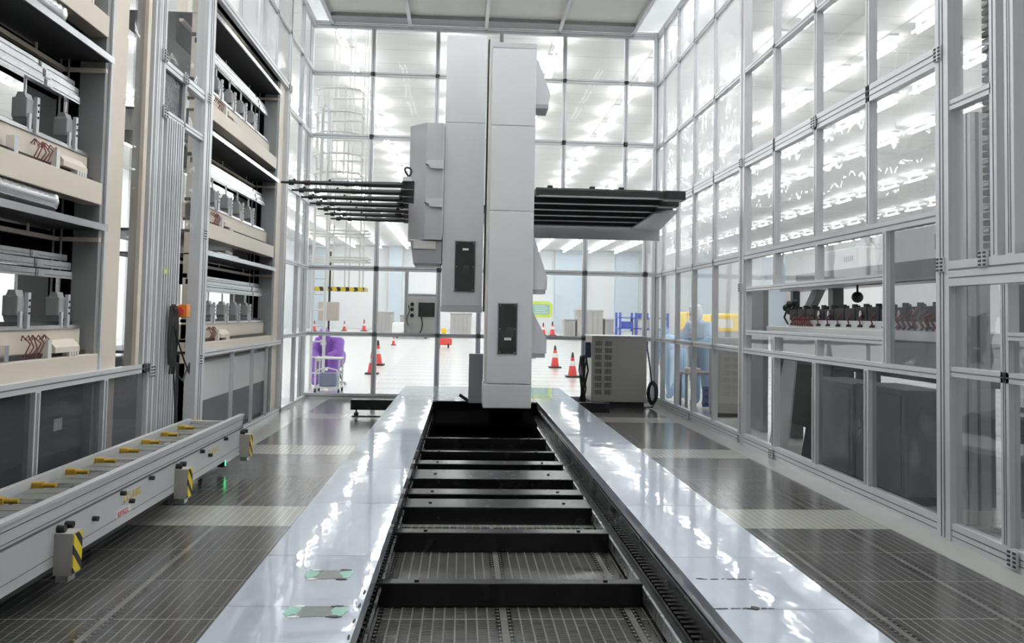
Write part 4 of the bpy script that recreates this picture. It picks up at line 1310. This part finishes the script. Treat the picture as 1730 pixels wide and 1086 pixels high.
for k in range(5):
    a = 2 * PI * k / 5
    b = MB().bar((-2.58, 17.6, .07), (-2.58 + .25 * math.cos(a), 17.6 + .25 * math.sin(a), .05), .04, .03)
    b.ell((-2.58 + .25 * math.cos(a), 17.6 + .25 * math.sin(a), .028), .028, .028, .028, 8, 6)
    b.build('leg', 'steel', st)
pp = MB().box(-2.55, -2.36, 15.98, 16.16, .635, .645).build('paper_sheet', 'white')
tag(pp, 'white paper sheet lying on the white trolley top', 'paper')
tr = thing('trolley', 'white tubular trolley with a blue-grey cushioned box on its lower shelf', 'trolley', (-2.5, 15.9, 0))
for x in (-2.62, -2.20):
    for y in (15.75, 16.2):
        MB().cyl((x, y, .08), (x, y, .62), .016, n=8).build('leg', 'white', tr)
        MB().cyl((x - .015, y, .04), (x + .015, y, .04), .04, n=12).build('wheel', 'rubber', tr)
MB().cbox(-2.64, -2.18, 15.73, 16.22, .61, .635, .006).build('tabletop', 'white', tr)
MB().cbox(-2.64, -2.18, 15.73, 16.22, .09, .115, .006).build('shelf', 'white', tr)
MB().tube([(-2.62, 15.74, .30), (-2.58, 15.72, .42), (-2.4, 15.72, .46), (-2.24, 15.72, .42), (-2.20, 15.74, .30)], .014, 8).build('push_bar', 'white', tr)
o = MB().cbox(-2.57, -2.25, 15.78, 16.1, .115, .36, .05).build('tool_bag', 'seatblue')
tag(o, 'blue-grey bag on the lower shelf of the white trolley', 'bag')
# work table beside the blue persons
wt = thing('work_table', 'dark work table with chequer-holed front below the blue-suited persons', 'table', (4.0, 13.7, 0))
MB().cbox(3.50, 4.6, 13.45, 13.95, .58, .62, .006).build('tabletop', 'grey', wt)
b = MB().box(3.80, 4.55, 13.46, 13.48, .08, .40, 0)
for i in range(7):
    for j in range(3):
        b.cyl((3.86 + .10 * i, 13.459, .14 + .1 * j), (3.86 + .10 * i, 13.455, .14 + .1 * j), .025, n=8, m=1)
b.build('front_panel', ['bluepaint', 'matblack'], wt, 'blue panel with rows of dark holes')
for x in (3.55, 4.55):
    for y in (13.5, 13.9):
        MB().box(x - .02, x + .02, y - .02, y + .02, 0, .58).build('leg', 'grey', wt)
b = MB().cbox(3.58, 3.78, 13.5, 13.8, .62, .68, .01)
tag(b.build('tray_box', 'tan'), 'small tan box on the dark work table', 'box')
gb = thing('grey_locker', 'narrow grey-beige locker behind the right wall beside the blue-suited persons', 'locker', (4.15, 13.0, 0))
MB().cbox(3.82, 4.28, 12.75, 13.2, .06, 1.02, .008).build('body', 'greytan', gb)
MB().box(3.84, 4.26, 12.78, 13.18, 0, .06).build('plinth', 'dark', gb)
b = MB().box(3.86, 4.24, 12.743, 12.75, .12, .54).box(3.86, 4.24, 12.743, 12.75, .57, .98)
b.build('door', 'greycab', gb)
MB().box(4.18, 4.20, 12.72, 12.745, .7, .82).build('handle', 'steel', gb)

# ================================================================== MACHINE BEHIND THE RIGHT WALL
tb = thing('coating_table', 'long white-topped machine table behind the opening in the right wall', 'machine table', (4.4, 8.8, 0))
MB().cbox(3.92, 5.3, 6.55, 10.95, 1.30, 1.385, .006).build('tabletop', 'white', tb)
for a, c in ((6.6, 8.25), (8.27, 10.9)):
    MB().box(3.96, 4.0, a, c, 1.04, 1.30).build('apron_panel', 'grey', tb)
MB().box(4.0, 5.2, 6.6, 10.9, .95, 1.30).build('bed', 'dark', tb)
for y in (6.8, 8.7, 10.7):
    for x in (4.2, 5.1):
        MB().box(x - .08, x + .08, y - .08, y + .08, 0, .95).build('leg', 'charcoal', tb)
ph = thing('head_row', 'row of black dosing heads with red hoses standing on the white table', 'machine heads', (4.1, 8.6, 1.385))
MB().box(3.98, 4.24, 6.75, 10.35, 1.385, 1.47).build('base_rail', 'alu', ph)
r = random.Random(21)
for k in range(14):
    y = 6.82 + .255 * k
    b = MB().cbox(4.0, 4.2, y, y + .235, 1.455, 1.585 + .03 * r.random(), .008, 0)
    b.cyl((4.03, y + .06, 1.58), (4.03, y + .06, 1.64), .03, n=8, m=0)
    b.cyl((4.10, y + .14, 1.58), (4.10, y + .14, 1.63), .025, n=8, m=0)
    hm = b.build('head', 'matblack', ph)
    if k in (2, 3, 6, 9, 10):
        MB().lathe([(.011, 0), (.013, .02), (.013, .06), (.006, .085)], (3.985, y + .1, 1.49), 10).build('bottle', 'offwhite', hm)
    MB().tube([(3.99, y + .05, 1.54), (3.965, y + .10, 1.49), (3.96, y + .05, 1.44), (3.975, y + .14, 1.41)], .007, 6).build('hose', 'redhose', hm)
    b = MB().box(3.974, 3.98, y + .04, y + .13, 1.405, 1.43)
    b.build('slot', 'matblack', hm)
b = MB()
for k in range(8):
    a = 2 * PI * k / 8
    b.ell((4.1 + .06 * math.cos(a), 10.52 + .07 * math.cos(a * 2), 1.62 + .06 * math.sin(a)), .045, .045, .045, 8, 6)
b.build('motor', 'matblack', ph)
MB().tube([(4.05, 10.58, 1.6), (4.03, 10.62, 1.5), (4.03, 10.5, 1.42), (4.05, 10.35, 1.42)], .012, 6).build('hose', 'rubber', ph)
b = MB()
for k in range(10):
    y = 6.8 + .1 * k + .02 * r.random()
    b.tube([(3.97, y, 1.60 - .1 * r.random()), (3.93, y + .05, 1.5), (3.93, y - .04, 1.42), (3.95, y + .03, 1.40)], .012, 6)
for k in range(8):
    y = 9.6 + .07 * k
    b.tube([(3.97, y, 1.50), (3.945, y + .05, 1.46), (3.95, y - .04, 1.41)], .012, 6)
b.build('hose_cluster', 'redhose', ph)
MB().box(4.05, 4.25, 6.65, 10.3, 1.86, 2.02).build('gantry_beam', 'charcoal', tb)
MB().box(4.25, 5.2, 6.65, 10.4, 1.98, 2.04).build('gantry_top', 'grey', tb)
for (x, y, w) in ((4.75, 12.1, .05), (4.75, 10.75, .07), (4.75, 7.0, .07)):
    MB().box(x - w, x + w, y - w, y + w, 0, 1.98).build('gantry_column', 'rackdark', tb)
MB().bar((4.75, 11.95, 1.30), (4.75, 11.2, 1.95), .10, .14).build('gantry_brace', 'rackdark', tb)
MB().box(4.60, 4.9, 6.65, 12.3, 1.88, 1.98).build('gantry_beam', 'charcoal', tb)
b = MB().ell((4.55, 9.72, 1.745), .065, .065, .065).cyl((4.55, 9.72, 1.80), (4.55, 9.72, 1.99), .012)
tag(b.build('round_sensor', 'matblack'), 'round black sensor ball hanging under the dark gantry', 'sensor')
MB().box(4.02, 4.06, 8.75, 10.9, .22, .95).build('dark_backdrop', 'matblack', tb)  # black backdrop added to give the dark interior below the table
pn = thing('dark_partition', 'dark grey upright panel left of the black heads behind the right wall', 'panel', (4.0, 11.6, 0))
MB().cbox(3.95, 4.02, 11.15, 11.62, 0, 1.86, .006).build('panel', 'charcoal', pn)
MB().box(3.93, 4.06, 11.84, 11.94, 0, 1.88).build('post', 'dark', pn)
MB().box(3.95, 4.02, 11.62, 11.84, 0, .9).build('lower_panel', 'charcoal', pn)
def wbox(x0, x1, y0, y1, z0, z1, label, cat='machine housing', m='white'):
    t = thing('machine_housing', label, cat, ((x0 + x1) / 2, (y0 + y1) / 2, z0), 'white housings above the machine table')
    MB().cbox(x0, x1, y0, y1, z0, z1, .015).build('cover', m, t)
    b = MB()
    for k in range(5):
        b.box(x0 - .004, x0, y0 + .1 + .05 * k, y0 + .12 + .05 * k, z0 + .1, z1 - .1)
    b.build('vent', 'grey', t)
    b = MB().lathe([(.14, 0), (.10, .06), (.05, .10), (.05, .25)], ((x0 + x1) / 2, (y0 + y1) / 2, z1), 14)
    b.build('spout', 'grey', t)
    return t
wbox(4.35, 5.1, 7.4, 8.9, 2.04, 2.38, 'large white housing on the gantry top, right one seen through the right wall')
wbox(4.35, 5.0, 9.3, 10.3, 2.04, 2.30, 'smaller white housing on the gantry top, left one seen through the right wall')
tw = thing('white_column_unit', 'tall white column unit with a grey cylinder near the big right post', 'machine column', (4.5, 7.0, 0))
MB().cbox(4.4, 4.75, 6.1, 6.5, 0, 2.05, .015).build('column', 'white', tw)
MB().cyl((4.28, 6.32, 1.76), (4.28, 6.32, 2.2), .10, n=20).build('cylinder', 'alu', tw)
MB().box(4.25, 4.42, 6.25, 6.40, 1.76, 1.82).build('bracket', 'charcoal', tw)
MB().box(4.75, 5.2, 6.1, 6.5, 1.5, 1.9).build('arm', 'offwhite', tw)
# lower cabinets and leaning panels
def lowcab(y0, y1, x0, x1, z1, label, m='charcoal'):
    t = thing('machine_cabinet', label, 'cabinet', ((x0 + x1) / 2, (y0 + y1) / 2, 0), 'dark cabinets behind the lower right wall')
    MB().cbox(x0, x1, y0, y1, .08, z1, .01).build('body', m, t)
    MB().box(x0 + .03, x1 - .03, y0 + .05, y1 - .05, 0, .08).build('plinth', 'matblack', t)
    MB().box(x0 - .008, x0, y0 + .05, y1 - .05, .12, z1 - .05).build('door', m, t)
    MB().box(x0 - .03, x0 - .008, y1 - .14, y1 - .12, z1 * .5, z1 * .5 + .14).build('handle', 'steel', t)
lowcab(6.70, 7.55, 3.52, 3.90, .92, 'dark grey cabinet behind the lower glass next to the big right post')
lowcab(7.62, 8.55, 3.52, 3.90, .90, 'dark grey cabinet behind the lower glass, second from the big right post')
lowcab(5.55, 6.06, 4.0, 4.18, 1.75, 'tall dark cabinet behind the near right glass, right of the big post')
b = MB().add([(3.42, 8.95, 0), (3.44, 8.95, 0), (3.44, 9.5, 0), (3.42, 9.5, 0), (3.60, 9.15, 1.02), (3.62, 9.15, 1.02), (3.62, 9.5, 1.02), (3.60, 9.5, 1.02)],
             [(0, 3, 2, 1), (4, 5, 6, 7), (0, 1, 5, 4), (1, 2, 6, 5), (2, 3, 7, 6), (3, 0, 4, 7)])
tag(b.build('leaning_panel', 'grey'), 'grey sheet panel leaning in the lower wall opening', 'panel')
b = MB().add([(3.64, 8.7, 0), (3.67, 8.7, 0), (3.67, 9.1, 0), (3.64, 9.1, 0), (3.80, 8.7, 1.0), (3.83, 8.7, 1.0), (3.83, 9.1, 1.0), (3.80, 9.1, 1.0)],
             [(0, 3, 2, 1), (4, 5, 6, 7), (0, 1, 5, 4), (1, 2, 6, 5), (2, 3, 7, 6), (3, 0, 4, 7)])
tag(b.build('leaning_panel', 'dark'), 'dark sheet panel standing behind the leaning grey panel', 'panel')
# near right: profile column, cable chain, hose
pc = thing('profile_column', 'grooved aluminium column standing behind the right glass by the big post', 'column', (3.72, 6.1, 0))
b = MB().box(3.66, 3.80, 6.02, 6.22, .03, 3.0, 0)
for f in (.04, .10, .16):
    b.box(3.655, 3.662, 6.02 + f, 6.03 + f, .03, 3.0, 1)
b.box(3.70, 3.72, 6.014, 6.02, .03, 3.0, 1)
b.build('profile', ['alu', 'alu_dark'], pc)
MB().cbox(3.58, 3.9, 5.93, 6.3, 0, .03, .004).build('base_plate', 'steel', pc)
MB().prism([(6.22, .03), (6.4, .03), (6.22, .3)], 'x', 3.70, 3.76).build('gusset', 'alu', pc)
ch = thing('cable_chain', 'vertical dark cable chain behind the near right glass', 'cable chain', (3.43, 5.42, 1.9))
b = MB()
for k in range(44):
    z = 1.9 + .05 * k
    b.cbox(3.40, 3.46, 5.38, 5.46, z, z + .038, .006, 0)
    if k % 3 == 0:
        b.box(3.395, 3.40, 5.39, 5.45, z + .01, z + .03, 1)
b.build('chain_links', ['rubber', 'grey'], ch)
cc = thing('ribbed_duct', 'grey cable comb with red wires at the upper right edge', 'cable duct', (3.46, 5.2, 2.95))
MB().box(3.48, 3.53, 5.18, 5.36, 2.95, 4.2).build('back', 'grey', cc)
b = MB(); c = MB()
for k in range(36):
    z = 2.97 + .034 * k
    b.box(3.44, 3.48, 5.19, 5.35, z, z + .016)
    c.box(3.43, 3.436, 5.19, 5.27, z + .018, z + .03)
b.build('comb', 'offwhite', cc)
c.build('wires', 'redhose', cc)
b = MB().tube([(3.46, 5.28, 2.95), (3.46, 5.28, 2.4), (3.45, 5.27, 2.1), (3.45, 5.2, 2.0), (3.40, 5.08, 1.93), (3.385, 4.9, 1.903), (3.385, 4.75, 1.903)], .022, 8)
tag(b.build('hose', 'redhose'), 'dark red hose hanging behind the near right glass under the cable comb', 'hose')
jb = thing('switch_box', 'small beige switch box at the right edge behind the near glass', 'switch box', (3.42, 4.98, 1.50))
MB().cbox(3.40, 3.46, 4.93, 5.02, 1.50, 1.64, .006).build('housing', 'offwhite', jb)
MB().cyl((3.40, 4.97, 1.59), (3.39, 4.97, 1.59), .015, n=10).build('button', 'rubber', jb)
MB().tube([(3.43, 5.0, 1.50), (3.43, 5.0, 1.3), (3.44, 4.98, 1.2)], .010, 6).build('cable', 'rubber', jb)
MB().box(3.46, 3.66, 4.95, 5.0, 1.53, 1.60).build('bracket', 'grey', jb)
